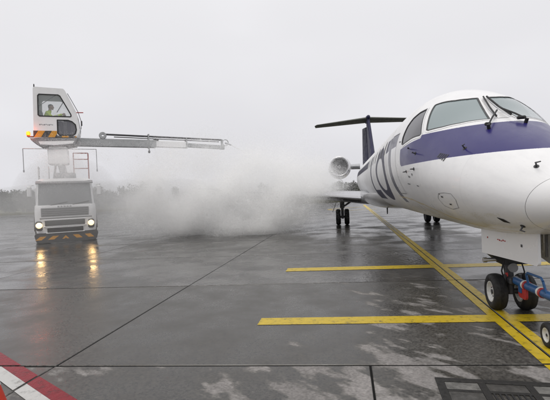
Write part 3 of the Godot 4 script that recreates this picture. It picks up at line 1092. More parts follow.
func flying_surfaces() -> void:
	for side in [1.0, -1.0]:
		var st := mb()
		var secs := []
		for q in [[0.6, 12.45, 17.35, 0.62], [1.3, 12.75, 17.3, 0.60], [3.4, 13.9, 17.05, 0.40], [6.7, 15.45, 17.85, 0.25], [9.6, 16.9, 18.45, 0.15], [10.0, 17.25, 18.55, 0.06]]:
			var y: float = 1.30 + 0.095 * (q[0] - 1.2)
			secs.append([A(q[1], y, q[0] * side), A(q[2], y - 0.05, q[0] * side), q[3], Vector3.UP])
		wing_loft(st, secs)
		var wing := obj("wing", st, M.jet_grey, jet)
		for w in [3.6, 6.2, 8.3]:
			st = mb()
			lathe_soft(st, A(15.2 + w * 0.27, 1.16 + 0.095 * (w - 1.2), w * side), Vector3(0, 0, -1), [Vector2(0, 0), Vector2(0.07, 0.2), Vector2(0.10, 0.7), Vector2(0.08, 1.2), Vector2(0, 1.75)], 12)
			obj("flap_fairing", st, M.jet_grey, wing)
		# leading edge boot of bare metal
		st = mb()
		var edge := []
		for q in [[1.32, 12.745, 0.60], [3.4, 13.885, 0.40], [6.7, 15.435, 0.25], [9.6, 16.885, 0.15]]:
			var y: float = 1.30 + 0.095 * (q[0] - 1.2)
			edge.append([A(q[1], y, q[0] * side), A(q[1] + 0.34, y, q[0] * side), q[2] * 1.06, Vector3.UP])
		st.set_smooth_group(1)
		for i in 3:
			for k in 10:
				var row := []
				for m in [[i, k], [i + 1, k], [i + 1, k + 1], [i, k + 1]]:
					var e: Array = edge[m[0]]
					var x: float = absf(m[1] - 5) / 5.0
					x = x * x
					var full: float = x * 0.085
					var hg: float = (1.4845 * sqrt(full) - 0.63 * full) * e[2]
					row.append(e[0].lerp(e[1], x) + e[3] * (hg * (1.0 if m[1] >= 5 else -0.8)))
				quad(st, row[0], row[1], row[2], row[3])
		st.set_smooth_group(-1)
		obj("leading_edge", st, M.bare, wing)
	# wing to body fairing
	var st := mb()
	smooth_grid(st, func(u, v):
		var s: float = lerpf(9.4, 19.4, u)
		var th: float = lerpf(-PI, 0.0, v)
		var k: float = pow(maxf(0.0, sin(PI * clampf(u, 0.001, 0.999))), 0.38)
		var f := func(uu: float, tt: float) -> Vector3:
			var kk := pow(maxf(0.0, sin(PI * clampf(uu, 0.001, 0.999))), 0.38)
			return A(lerpf(9.4, 19.4, uu), 1.52 + sin(tt) * (0.30 + 0.38 * kk), cos(tt) * (0.85 + 0.52 * kk))
		var p: Vector3 = f.call(u, th)
		var n: Vector3 = (f.call(u, th + 0.02) - f.call(u, th - 0.02)).cross(f.call(minf(1, u + 0.01), th) - f.call(maxf(0, u - 0.01), th)).normalized()
		if n.dot(Vector3(-cos(th), sin(th), 0)) < 0: n = -n
		return [p, n], 44, 30, func(u, v): return Vector2(u, v))
	obj("belly_fairing", st, M.jet_white, jet, false)
	# fin, deflected rudder, tailplane on top
	st = mb()
	wing_loft(st, [[A(21.6, 3.1, 0), A(25.9, 2.9, 0), 0.42, Vector3.RIGHT], [A(25.2, 6.5, 0), A(27.2, 6.5, 0), 0.26, Vector3.RIGHT]])
	obj("fin", st, M.jet_blue, jet)
	st = mb()
	var sw := Vector3(0, 0, -1).rotated(Vector3.UP, deg_to_rad(17))
	wing_loft(st, [[A(25.86, 3.0, 0), A(25.86, 3.0, 0) + sw * 1.35, 0.20, Vector3.RIGHT], [A(27.1, 6.2, 0), A(27.1, 6.2, 0) + sw * 0.95, 0.12, Vector3.RIGHT]])
	obj("rudder", st, M.jet_blue, jet)
	for side in [1.0, -1.0]:
		st = mb()
		wing_loft(st, [[A(25.3, 6.58, 0), A(27.6, 6.58, 0), 0.26, Vector3.UP], [A(26.55, 6.50, 3.6 * side), A(27.95, 6.50, 3.6 * side), 0.14, Vector3.UP], [A(26.85, 6.49, 3.78 * side), A(27.9, 6.49, 3.78 * side), 0.05, Vector3.UP]])
		obj("tailplane", st, M.stab, jet)
	st = mb()
	lathe_soft(st, A(24.9, 6.62, 0), Vector3(0, 0, -1), [Vector2(0, 0), Vector2(0.12, 0.2), Vector2(0.18, 0.9), Vector2(0.16, 2.2), Vector2(0, 3.3)], 14)
	obj("tail_bullet", st, M.jet_blue, jet)

func engines() -> void:
	for side in [1.0, -1.0]:
		var st := mb()
		var at := A(19.2, 2.98, 2.1 * side)
		lathe_soft(st, at, Vector3(0, 0, -1), [Vector2(0.46, 0.55), Vector2(0.455, 0.2), Vector2(0.47, 0.06), Vector2(0.51, 0.0), Vector2(0.555, 0.05), Vector2(0.61, 0.3), Vector2(0.655, 0.9), Vector2(0.66, 1.8), Vector2(0.60, 2.9), Vector2(0.46, 3.9), Vector2(0.40, 4.1), Vector2(0.37, 4.05), Vector2(0.36, 3.6)], 40)
		var nac := obj("nacelle", st, M.jet_white, jet)
		st = mb()
		lathe_soft(st, at, Vector3(0, 0, -1), [Vector2(0.474, 0.055), Vector2(0.485, 0.015), Vector2(0.512, -0.006), Vector2(0.545, 0.02), Vector2(0.563, 0.07)], 40)
		obj("intake_lip", st, M.bare, nac)
		st = mb()
		lathe(st, at, Vector3(0, 0, -1), [Vector2(0.0, 0.30), Vector2(0.10, 0.42), Vector2(0.14, 0.53), Vector2(0.14, 0.58), Vector2(0.457, 0.58)], 28)
		obj("spinner", st, mat(0.35, 0.35, 0.36, 0.5), nac)
		for k in 24:
			st = mb()
			var a := TAU * k / 24.0
			var r0 := Vector3(cos(a), sin(a), 0); var t := Vector3(-sin(a), cos(a), 0)
			var b0 := at + r0 * 0.13 + Vector3(0, 0, -0.50); var b1 := at + r0 * 0.452 + Vector3(0, 0, -0.50)
			quad(st, b0 - t * 0.012 + Vector3(0, 0, 0.04), b1 - t * 0.05 + Vector3(0, 0, 0.03), b1 + t * 0.05 - Vector3(0, 0, 0.03), b0 + t * 0.012 - Vector3(0, 0, 0.04))
			obj("fan_blade", st, M.metal, nac)
		st = mb()
		wing_loft(st, [[A(19.9, 3.0, 0.95 * side), A(22.8, 3.0, 0.8 * side), 0.34, Vector3.UP], [A(20.2, 3.0, 1.6 * side), A(22.6, 3.0, 1.6 * side), 0.30, Vector3.UP]])
		obj("pylon", st, M.jet_grey, nac)

func wheel(called: String, at: Vector3, r: float, w: float, parent: Node, rim_m: Material, bolts := false) -> void:
	# axle along x
	var st := mb()
	var k := w * 0.5
	var x := Vector3(1, 0, 0)
	lathe_soft(st, at, x, [Vector2(r * 0.55, -k * 0.80), Vector2(r * 0.66, -k * 0.98), Vector2(r * 0.82, -k), Vector2(r * 0.94, -k * 0.82), Vector2(r * 0.985, -k * 0.5), Vector2(r, -k * 0.2)], 36)
	lathe_soft(st, at, x, [Vector2(r, k * 0.2), Vector2(r * 0.985, k * 0.5), Vector2(r * 0.94, k * 0.82), Vector2(r * 0.82, k), Vector2(r * 0.66, k * 0.98), Vector2(r * 0.55, k * 0.80)], 36)
	# tread with three grooves
	var g := []
	for q in [-0.2, -0.04, 0.12]:
		g.append_array([Vector2(r, k * q), Vector2(r, k * (q + 0.05)), Vector2(r - 0.006, k * (q + 0.05)), Vector2(r - 0.006, k * (q + 0.08)), Vector2(r, k * (q + 0.08))])
	g.append(Vector2(r, k * 0.2))
	lathe(st, at, x, g, 36)
	var tyre := obj(called, st, M.rubber, parent)
	for sd in [-1.0, 1.0]:
		st = mb()
		lathe(st, at, x * sd, [Vector2(0, k * 0.55), Vector2(r * 0.14, k * 0.55), Vector2(r * 0.16, k * 0.45), Vector2(r * 0.34, k * 0.40), Vector2(r * 0.44, k * 0.62), Vector2(r * 0.52, k * 0.86), Vector2(r * 0.57, k * 0.88), Vector2(r * 0.58, k * 0.78)], 28)
		obj("rim", st, rim_m, tyre)
		st = mb()
		lathe(st, at, x * sd, [Vector2(0, k * 0.7), Vector2(r * 0.12, k * 0.68), Vector2(r * 0.13, k * 0.5)], 12)
		obj("hub", st, M.dark_metal, tyre)
		if bolts:
			for q in 8:
				var a := TAU * q / 8.0
				st = mb()
				rod(st, at + Vector3(sd * k * 0.42, cos(a) * r * 0.26, sin(a) * r * 0.26), at + Vector3(sd * k * 0.52, cos(a) * r * 0.26, sin(a) * r * 0.26), r * 0.035, 6)
				obj("bolt", st, M.dark_metal, tyre)

func nose_gear() -> void:
	# origin of the jet is the ground below the nose gear
	for w in [0.175, -0.175]:
		wheel("nose_wheel", Vector3(-w, 0.232, 0), 0.235, 0.165, jet, M.rim, true)
	var st := mb()
	rod(st, Vector3(-0.16, 0.235, 0), Vector3(0.16, 0.235, 0), 0.035, 12)
	rod(st, Vector3(0, 0.2, 0), Vector3(0, 0.62, -0.02), 0.05, 16)
	rod(st, Vector3(0, 0.56, -0.02), Vector3(0, 1.2, -0.03), 0.08, 16)
	lathe(st, Vector3(0, 0.6, -0.02), Vector3.UP, [Vector2(0.05, 0), Vector2(0.105, 0.0), Vector2(0.105, 0.07), Vector2(0.08, 0.09)], 16)
	obj("nose_strut", st, M.dark_metal, jet)
	st = mb()     # torque links behind the strut
	prism(st, PackedVector2Array([Vector2(-0.03, 0.26), Vector2(0.03, 0.26), Vector2(0.015, 0.46), Vector2(-0.015, 0.46)]), -0.15, -0.12)
	prism(st, PackedVector2Array([Vector2(-0.015, 0.44), Vector2(0.015, 0.44), Vector2(0.04, 0.64), Vector2(-0.04, 0.64)]), -0.15, -0.12)
	obj("torque_link", st, M.dark_metal, jet)
	st = mb()     # drag brace running forward into the bay
	rod(st, Vector3(-0.07, 0.66, 0.02), Vector3(-0.12, 1.1, 0.65), 0.03, 10)
	rod(st, Vector3(0.07, 0.66, 0.02), Vector3(0.12, 1.1, 0.65), 0.03, 10)
	obj("drag_brace", st, M.dark_metal, jet)
	st = mb()     # steering actuators and plumbing
	rod(st, Vector3(-0.30, 0.655, 0.04), Vector3(-0.08, 0.67, 0.06), 0.024, 12)
	rod(st, Vector3(-0.335, 0.655, 0.04), Vector3(-0.29, 0.655, 0.04), 0.034, 12)
	obj("steering_actuator", st, M.metal, jet)
	st = mb()
	rod(st, Vector3(0.08, 0.655, 0.06), Vector3(0.3, 0.645, 0.04), 0.024, 12)
	obj("steering_actuator", st, M.metal, jet)
	st = mb()
	prism(st, PackedVector2Array([Vector2(-0.27, 0.74), Vector2(0.27, 0.74), Vector2(0.18, 0.60), Vector2(-0.12, 0.60)]), -0.10, 0.10)
	obj("gear_housing", st, M.black, jet)
	st = mb()
	pipe(st, [Vector3(-0.10, 0.66, 0.1), Vector3(-0.13, 0.52, 0.09), Vector3(-0.09, 0.38, 0.07), Vector3(-0.05, 0.28, 0.05)], 0.010, 6)
	obj("hydraulic_hose", st, M.black, jet)
	st = mb()
	pipe(st, [Vector3(0.10, 0.66, 0.1), Vector3(0.14, 0.5, 0.1), Vector3(0.08, 0.34, 0.07)], 0.009, 6)
	obj("hydraulic_hose", st, M.black, jet)
	st = mb()
	box(st, Vector3(-0.07, 0.47, 0.09), Vector3(0.03, 0.05, 0.02), 0.004)
	obj("red_tag", st, M.red, jet)
	# taxi light on the strut
	st = mb()
	lathe(st, Vector3(0.0, 0.56, 0.07), Vector3(0, 0, 1), [Vector2(0, 0), Vector2(0.05, 0.0), Vector2(0.06, 0.05), Vector2(0.055, 0.052), Vector2(0, 0.045)], 16)
	obj("taxi_light", st, M.grey_plastic, jet)
	# the two doors
	for sd in [-1.0, 1.0]:
		var a := Vector3(0.31 * sd, 0, -0.02); var b := Vector3(0.075 * sd, 0, 1.02)
		var ax := (b - a); var l := ax.length(); ax = ax.normalized()
		var nz := ax.cross(Vector3.UP)
		st = mb()
		var o := PackedVector2Array([Vector2(0, 0.745), Vector2(0, 1.12), Vector2(l, 1.14)])
		for k in 8: o.append(Vector2(l - 0.04 + 0.04 * cos(-PI * 0.5 * k / 7.0), 0.78 + 0.04 * sin(-PI * 0.5 * k / 7.0)))
		prism(st, o, -0.016, 0.016, Transform3D(Basis(ax, Vector3.UP, nz), a))
		var door := obj("gear_door", st, M.jet_white, jet)
		var inward := nz if nz.x * sd < 0 else -nz
		for k in 3:
			st = mb()
			box(st, a + ax * (l * (0.18 + 0.3 * k)) + Vector3(0, 0.95, 0) + inward * 0.03, Vector3(0.02, 0.3, 0.03), 0.004)
			obj("stiffener", st, M.grey_plastic, door)
		if sd < 0:
			# red lettering and a small data plate on the outer face
			var out := nz if nz.x < 0 else -nz
			st = mb()
			box(st, a + ax * 0.14 + Vector3(0, 0.96, 0) + out * 0.0175, Vector3(0.004, 0.02, 0.025), 0.0)
			obj("stencil", st, M.red, door)
			for k in 5:
				st = mb()
				box(st, a + ax * (0.36 + 0.035 * k) + Vector3(0, 0.955 - 0.005 * (k % 3), 0) + out * 0.0175, Vector3(0.004, 0.012 + 0.006 * (k % 2), 0.022), 0.0, Basis(ax.cross(Vector3.UP), Vector3.UP, ax))
				obj("stencil", st, M.red, door)
			st = mb()
			box(st, a + ax * 0.80 + Vector3(0, 0.93, 0) + out * 0.0175, Vector3(0.004, 0.03, 0.035), 0.0)
			obj("data_plate", st, M.charcoal, door)

func main_gear() -> void:
	for side in [1.0, -1.0]:
		var base := A(SG + 14.45, 0, 2.05 * side)
		for w in [0.20, -0.20]:
			wheel("main_wheel", base + Vector3(w, 0.378, 0), 0.38, 0.23, jet, M.grey_plastic)
		var st := mb()
		rod(st, base + Vector3(-0.2, 0.38, 0), base + Vector3(0.2, 0.38, 0), 0.05, 12)
		rod(st, base + Vector3(0, 0.35, 0), base + Vector3(0, 0.85, 0), 0.07, 14)
		rod(st, base + Vector3(0, 0.8, 0), base + Vector3(0, 1.45, 0), 0.11, 14)
		obj("main_strut", st, M.black, jet)
		st = mb()
		rod(st, base + Vector3(0.03 * side, 0.85, 0), base + Vector3(0.72 * side, 1.3, 0), 0.045, 10)
		obj("side_brace", st, M.dark_metal, jet)
		st = mb()     # thin door hanging out from the wing
		prism(st, PackedVector2Array([Vector2(-0.45, 0.0), Vector2(0.45, 0.0), Vector2(0.34, -0.62), Vector2(-0.34, -0.62)]), -0.015, 0.015, Transform3D(Basis(Vector3(0, 0, 1), Vector3(0.38 * side, 0.93, 0).normalized(), Vector3(0, 0, 1).cross(Vector3(0.38 * side, 0.93, 0).normalized())), base + Vector3(-0.22 * side, 1.22, 0)))
		obj("main_gear_door", st, M.jet_grey, jet)
		st = mb()
		prism(st, PackedVector2Array([Vector2(-0.06, 0.3), Vector2(0.06, 0.3), Vector2(0.03, 0.6), Vector2(-0.03, 0.6)]), 0.12, 0.15, Transform3D(Basis.IDENTITY, base))
		obj("torque_link", st, M.dark_metal, jet)

func cabin_windows() -> void:
	for side in [0.0, 1.0]:
		for k in 17:
			var s := 5.3 + k * 0.785
			var th := deg_to_rad(17.5)
			var c := Vector2(s, th if side == 0.0 else PI - th)
			var o := PackedVector2Array()
			for q in 16:
				var a := TAU * q / 16.0
				o.append(c + Vector2(0.115 * cos(a), 0.15 * sin(a)))
			var st := mb()
			patch(st, o, [], 0.003, Vector2(0.12, 0.16))
			obj("cabin_window", st, M.charcoal if side == 0.0 else M.charcoal, jet, false)
	# service door outline on the truck side
	var st2 := mb()
	var d := poly_deg([[3.45, 24], [4.15, 24], [4.15, -32], [3.45, -32]])
	patch(st2, grow(d, 0.008), [grow(d, -0.004)], 0.003, Vector2(0.1, 0.08))
	obj("service_door_seam", st2, M.grey_plastic, jet, false)

func build_towbar() -> void:
	var o := thing("towbar", GEAR, -YAW, "blue steel towbar with a loop handle, coupled to the nose gear", "towbar")
	var st := mb()
	rod(st, Vector3(0.0, 0.41, 0.18), Vector3(0.0, 0.47, 2.6), 0.048, 18)
	obj("bar", st, M.blue_steel, o)
	st = mb()
	box(st, Vector3(0, 0.40, 0.13), Vector3(0.16, 0.09, 0.16), 0.02)
	rod(st, Vector3(-0.09, 0.34, 0.09), Vector3(-0.09, 0.47, 0.09), 0.02, 10)
	rod(st, Vector3(0.09, 0.34, 0.09), Vector3(0.09, 0.47, 0.09), 0.02, 10)
	obj("coupling_head", st, M.dark_metal, o)
	for z in [0.47, 0.86, 1.25]:
		st = mb()
		lathe(st, Vector3(0, 0.41 + 0.0248 * (z - 0.18), z), Vector3(0, 0.0248, 1), [Vector2(0.048, -0.02), Vector2(0.056, -0.02), Vector2(0.056, 0.02), Vector2(0.048, 0.02)], 18)
		obj("white_ring", st, M.cone_white, o)
		st = mb()
		lathe(st, Vector3(0, 0.41 + 0.0248 * (z - 0.18), z + 0.042), Vector3(0, 0.0248, 1), [Vector2(0.048, -0.02), Vector2(0.056, -0.02), Vector2(0.056, 0.02), Vector2(0.048, 0.02)], 18)
		obj("red_ring", st, M.red, o)
	st = mb()
	prism(st, arc_rect(0.22, 0.17, 0.05), -0.012, 0.012, Transform3D(Basis(Vector3(0, 0, 1), Vector3.UP, Vector3(-1, 0, 0)), Vector3(-0.02, 0.335, 0.44)))
	obj("shear_plate", st, M.red, o)
	st = mb()
	box(st, Vector3(-0.03, 0.36, 0.40), Vector3(0.03, 0.1, 0.08), 0.006)
	obj("shear_pin_block", st, M.blue_steel, o)
	st = mb()
	var hz := 0.62
	pipe(st, [Vector3(-0.03, 0.45, hz), Vector3(-0.05, 0.57, hz), Vector3(-0.05, 0.60, hz + 0.03), Vector3(-0.05, 0.61, hz + 0.36), Vector3(-0.05, 0.58, hz + 0.40), Vector3(-0.03, 0.46, hz + 0.42)], 0.013, 10)
	obj("handle", st, M.blue_steel, o)
	# transport wheels on their axle
	for x in [-0.16, 0.22]:
		wheel("transport_wheel", Vector3(x, 0.122, 1.36), 0.125, 0.07, o, M.rim)
	st = mb()
	rod(st, Vector3(-0.16, 0.125, 1.36), Vector3(0.22, 0.125, 1.36), 0.014, 8)
	rod(st, Vector3(0.0, 0.125, 1.36), Vector3(0.0, 0.45, 1.7), 0.025, 10)
	obj("axle_leg", st, M.blue_steel, o)

# ------------------------------------------------------------------ de-icing truck
func side_panel(st: SurfaceTool, outer: PackedVector2Array, hole: PackedVector2Array, z0: float, z1: float) -> void:
	# outer outline with one opening: halves left and right of the opening's middle
	var lo := hole[0].x; var hi := hole[0].x
	for p in hole:
		lo = minf(lo, p.x); hi = maxf(hi, p.x)
	var c := (lo + hi) * 0.5
	for half in [PackedVector2Array([Vector2(c, -50), Vector2(c, 50), Vector2(-50, 50), Vector2(-50, -50)]), PackedVector2Array([Vector2(c, -50), Vector2(50, -50), Vector2(50, 50), Vector2(c, 50)])]:
		for piece in Geometry2D.intersect_polygons(outer, half):
			for q in Geometry2D.clip_polygons(piece, hole):
				prism(st, q, z0, z1)

func V2(l: Array) -> PackedVector2Array:
	var o := PackedVector2Array()
	for p in l: o.append(Vector2(p[0], p[1]))
	return o

func cab_ring(y: float, hw: float, zf: float) -> Array:
	# 38 points from the left rear corner round the front to the right rear corner
	var o := []
	var rad := 0.26
	for k in 7: o.append(Vector3(-hw, y, lerpf(-1.85, zf - rad, k / 7.0)))
	for k in 8:
		var a := PI * 0.5 * k / 7.0
		o.append(Vector3(-hw + rad - rad * cos(a), y, zf - rad + rad * sin(a) * 0.8 + rad * 0.2 * k / 7.0))
	for k in 8: o.append(Vector3(lerpf(-hw + rad, hw - rad, (k + 0.5) / 8.0), y, zf))
	for k in 8:
		var q: Vector3 = o[14 - k]
		o.append(Vector3(-q.x, q.y, q.z))
	for k in 7:
		var q: Vector3 = o[6 - k]
		o.append(Vector3(-q.x, q.y, q.z))
	return o

func cab_loft(st: SurfaceTool, rings: Array, from: int, to: int) -> void:
	st.set_smooth_group(1)
	for i in rings.size() - 1:
		for k in range(from, to): quad(st, rings[i][k], rings[i + 1][k], rings[i + 1][k + 1], rings[i][k + 1])
	st.set_smooth_group(-1)

func build_truck() -> void:
	var th := deg_to_rad(27.0)
	var tr := thing("deicing_truck", TRUCK, th, "white de-icing truck with raised operator cab and long spray boom, headlights on", "truck")
	# ---- driver's cab: rounded plan, windscreen raked back
	var yz := Transform3D(Basis(Vector3(0, 0, 1), Vector3.UP, Vector3(-1, 0, 0)), Vector3.ZERO)     # outline (z, y) pushed along x
	var rings := []
	for q in [[0.44, 1.09, 0.02], [0.75, 1.13, 0.05], [1.2, 1.13, 0.045], [1.48, 1.12, 0.01], [1.545, 1.11, -0.03]]: rings.append(cab_ring(q[0], q[1], q[2]))
	var st := mb()
	cab_loft(st, rings, 0, 37)
	var floor_ring: Array = rings[4]
	for n in 18: quad(st, floor_ring[n], floor_ring[n + 1], floor_ring[36 - n], floor_ring[37 - n])
	var cab := obj("driver_cab", st, M.white, tr)
	st = mb()
	var roof := []
	for q in [[2.44, 1.05, -0.26], [2.50, 1.05, -0.28], [2.58, 1.00, -0.36], [2.63, 0.90, -0.52], [2.645, 0.70, -0.75]]: roof.append(cab_ring(q[0], q[1], q[2]))
	cab_loft(st, roof, 0, 37)
	for n in 18: quad(st, roof[4][n], roof[4][n + 1], roof[4][36 - n], roof[4][37 - n])
	obj("cab_roof", st, M.white, cab)
	var low_ring := cab_ring(1.545, 1.10, -0.04); var top_ring := cab_ring(2.44, 1.04, -0.27)
	for q in [[9, 11], [26, 28], [0, 4], [33, 37]]:
		st = mb()
		cab_loft(st, [low_ring, top_ring], q[0], q[1])
		obj("cab_post", st, M.white, cab)
	st = mb()
	box(st, Vector3(0, 2.0, -1.83), Vector3(2.1, 0.9, 0.04), 0.0)
	obj("cab_back", st, M.white, cab)
	var pane := mat(0.30, 0.31, 0.32, 0.08)
	pane.transparency = BaseMaterial3D.TRANSPARENCY_ALPHA; pane.albedo_color.a = 0.7
	st = mb()
	cab_loft(st, [cab_ring(1.545, 1.09, -0.05), cab_ring(2.44, 1.03, -0.28)], 11, 26)
	obj("windshield", st, pane, cab)
	for sd in [-1.0, 1.0]:
		st = mb()
		cab_loft(st, [cab_ring(1.545, 1.09, -0.05), cab_ring(2.44, 1.03, -0.28)], 4 if sd < 0 else 28, 9 if sd < 0 else 33)
		obj("side_window", st, pane, cab)
		st = mb()
		rod(st, Vector3(1.12 * sd, 2.36, -0.3), Vector3(1.27 * sd, 2.33, -0.16), 0.015, 6)
		box(st, Vector3(1.27 * sd, 2.1, -0.15), Vector3(0.16, 0.42, 0.1), 0.03)
		obj("mirror", st, M.white, tr)
		st = mb()
		box(st, Vector3(0.5 * sd, 1.75, -0.95), Vector3(0.5, 0.75, 0.14), 0.05)
		obj("driver_seat", st, M.charcoal, tr)
	st = mb()
	box(st, Vector3(0, 1.5, -0.4), Vector3(2.0, 0.16, 0.4), 0.04)
	obj("dashboard", st, M.charcoal, tr)
	# sun visor over the windscreen, wiper arms
	st = mb()
	prism(st, V2([[-0.18, 2.40], [-0.12, 2.43], [-0.34, 2.53], [-0.36, 2.50]]), -1.05, 1.05, yz)
	obj("visor", st, M.grey_plastic, tr)
	for x in [-0.55, 0.25]:
		st = mb()
		rod(st, Vector3(x, 1.54, -0.02), Vector3(x + 0.62, 1.66, -0.06), 0.012, 6)
		obj("wiper", st, M.black, tr)
	# front: upper panel, badge, two grilles with slats
	st = mb()
	box(st, Vector3(-0.03, 1.26, 0.034), Vector3(1.74, 0.36, 0.05), 0.02)
	var up := obj("upper_panel", st, M.grey_plastic, tr)
	for k in 4:
		st = mb()
		box(st, Vector3(-0.03, 1.14 + 0.08 * k, 0.062), Vector3(1.66, 0.03, 0.016), 0.006)
		obj("slat", st, M.charcoal, up)
	for k in 5:
		st = mb()
		box(st, Vector3(-0.27 + 0.11 * k, 1.485, 0.028), Vector3(0.07, 0.045, 0.016), 0.006)
		obj("badge", st, M.metal, tr)
	st = mb()
	box(st, Vector3(0, 1.02, 0.042), Vector3(1.9, 0.035, 0.03), 0.01)
	obj("seam", st, M.charcoal, tr)
	for g in [[0.82, 0.22, 1.46], [0.54, 0.18, 1.30]]:
		st = mb()
		box(st, Vector3(-0.05, g[0], 0.036), Vector3(g[2], g[1], 0.06), 0.02)
		var gr := obj("grille", st, M.black, tr)
		for k in 4:
			st = mb()
			box(st, Vector3(-0.05, g[0] - g[1] * 0.5 + g[1] * (k + 0.5) / 4.0, 0.068), Vector3(g[2] - 0.06, 0.022, 0.02), 0.005, Basis(Vector3.RIGHT, 0.4))
			obj("slat", st, M.charcoal, gr)
		st = mb()
		for sg in [-1.0, 1.0]:
			box(st, Vector3(-0.05, g[0] + sg * (g[1] * 0.5 + 0.018), 0.05), Vector3(g[2] + 0.1, 0.036, 0.05), 0.012)
		obj("grille_trim", st, M.white, gr)
	# bumper with hazard blocks
	st = mb()
	prism(st, V2([[-1.13, 0.42], [1.13, 0.42], [1.16, 0.34], [1.10, 0.10], [0.95, 0.05], [-0.95, 0.05], [-1.10, 0.10], [-1.16, 0.34]]), -0.5, 0.05)
	var bump := obj("bumper", st, M.charcoal, tr)
	for k in 5:
		st = mb()
		var x := -0.94 + 0.44 * k
		var lean := 0.08 * signf(2.0 - k)
		if k == 2: prism(st, V2([[x - 0.13, 0.17], [x, 0.31], [x + 0.13, 0.17], [x + 0.04, 0.17], [x, 0.215], [x - 0.04, 0.17]]), 0.05, 0.056)
		else: prism(st, V2([[x - 0.12 - lean, 0.17], [x + 0.10 - lean, 0.17], [x + 0.12 + lean, 0.31], [x - 0.10 + lean, 0.31]]), 0.05, 0.056)
		obj("hazard_block", st, M.amber_paint, bump)
	# headlights
	for sd in [-1.0, 1.0]:
		var c := Vector3(0.94 * sd - 0.04, 0.755, 0.0)
		st = mb()
		box(st, c + Vector3(0, -0.02, 0.02), Vector3(0.25, 0.38, 0.12), 0.05)
		var hl := obj("headlight", st, M.dark_metal, tr)
		st = mb()
		lathe_soft(st, c + Vector3(0, 0.0, 0.07), Vector3(0, -0.05, 1), [Vector2(0.115, 0.0), Vector2(0.11, 0.03), Vector2(0.07, 0.045), Vector2(0, 0.05)], 20)
		obj("lens", st, M.lamp, hl)
		var sp := SpotLight3D.new()
		sp.name = "headlight_beam"
		sp.light_color = Color(1.0, 0.80, 0.52)
		sp.light_energy = 0.35
		sp.spot_range = 60.0
		sp.spot_angle = 38.0
		sp.spot_attenuation = 2.0
		sp.light_size = 0.10
		sp.shadow_enabled = true
		sp.position = c + Vector3(0, 0.0, 0.16)
		sp.rotation = Vector3(deg_to_rad(-4.0), PI, 0)
		tr.add_child(sp, true)
	# ---- wheels, chassis, tank body
	for sd in [-1.0, 1.0]:
		wheel("front_wheel", Vector3(1.02 * sd, 0.498, -1.2), 0.5, 0.30, tr, M.rim)
		st = mb()
		for k in 12:
			var a0 := PI * k / 12.0; var a1 := PI * (k + 1) / 12.0
			quad(st, Vector3(1.19 * sd, 0.5 + 0.6 * sin(a0), -1.2 + 0.6 * cos(a0)), Vector3(0.85 * sd, 0.5 + 0.6 * sin(a0), -1.2 + 0.6 * cos(a0)), Vector3(0.85 * sd, 0.5 + 0.6 * sin(a1), -1.2 + 0.6 * cos(a1)), Vector3(1.19 * sd, 0.5 + 0.6 * sin(a1), -1.2 + 0.6 * cos(a1)))
		obj("mudguard", st, M.charcoal, tr)
		for z in [-6.2, -7.5]:
			wheel("rear_wheel", Vector3(0.98 * sd, 0.498, z), 0.5, 0.42, tr, M.rim)
	st = mb()
	for sd in [-1.0, 1.0]: box(st, Vector3(0.42 * sd, 0.78, -4.4), Vector3(0.1, 0.26, 8.4), 0.01)
	for z in [-1.2, -6.2, -7.5]: rod(st, Vector3(-0.95, 0.5, z), Vector3(0.95, 0.5, z), 0.08, 10)
	obj("chassis", st, M.dark_metal, tr)
	st = mb()
	box(st, Vector3(0, 1.7, -5.6), Vector3(2.4, 1.5, 6.0), 0.12)
	obj("tank_body", st, M.white, tr)
	st = mb()
	box(st, Vector3(0, 2.48, -5.6), Vector3(2.3, 0.05, 5.8), 0.01)
	obj("deck", st, M.grey_plastic, tr)
	# rails on the deck
	for x in [-1.03, -0.62]:
		st = mb()
		pipe(st, [Vector3(x, 2.5, -2.7), Vector3(x, 3.30, -2.7), Vector3(x, 3.30, -3.6), Vector3(x, 2.5, -3.6)], 0.022, 8)
		rod(st, Vector3(x, 2.9, -2.7), Vector3(x, 2.9, -3.6), 0.018, 6)
		obj("deck_rail", st, M.white, tr)
	st = mb()
	pipe(st, [Vector3(0.43, 2.5, -2.75), Vector3(0.43, 3.92, -2.75), Vector3(1.06, 3.92, -2.75), Vector3(1.06, 2.5, -2.75)], 0.026, 8)
	rod(st, Vector3(0.43, 3.63, -2.75), Vector3(1.06, 3.63, -2.75), 0.022, 8)
	rod(st, Vector3(0.43, 3.2, -2.75), Vector3(1.06, 3.2, -2.75), 0.022, 8)
	obj("red_rail", st, worn(0.42, 0.13, 0.11, 0.5, 0.0, 0.2, 0.4, 29), tr)
	st = mb()
	pipe(st, [Vector3(-1.56, 3.05, -2.3), Vector3(-1.56, 4.06, -2.3), Vector3(1.40, 4.06, -2.3), Vector3(1.40, 3.05, -2.3)], 0.016, 8)
	rod(st, Vector3(-1.56, 3.02, -2.3), Vector3(-1.56, 3.12, -2.3), 0.03, 8)
	rod(st, Vector3(1.40, 3.02, -2.3), Vector3(1.40, 3.12, -2.3), 0.03, 8)
	obj("guard_frame", st, M.steel_boom, tr)
	# turntable and the lifting column
	st = mb()
	box(st, Vector3(0.05, 2.75, -3.0), Vector3(0.9, 0.5, 0.9), 0.06)
	rod(st, Vector3(0.02, 2.9, -3.0), Vector3(-0.1, 3.5, -3.0), 0.16, 16)
	rod(st, Vector3(-0.42, 2.7, -2.8), Vector3(-0.3, 3.5, -2.9), 0.05, 10)
	obj("lifting_column", st, M.steel_boom, tr)
	operator_cab(tr)

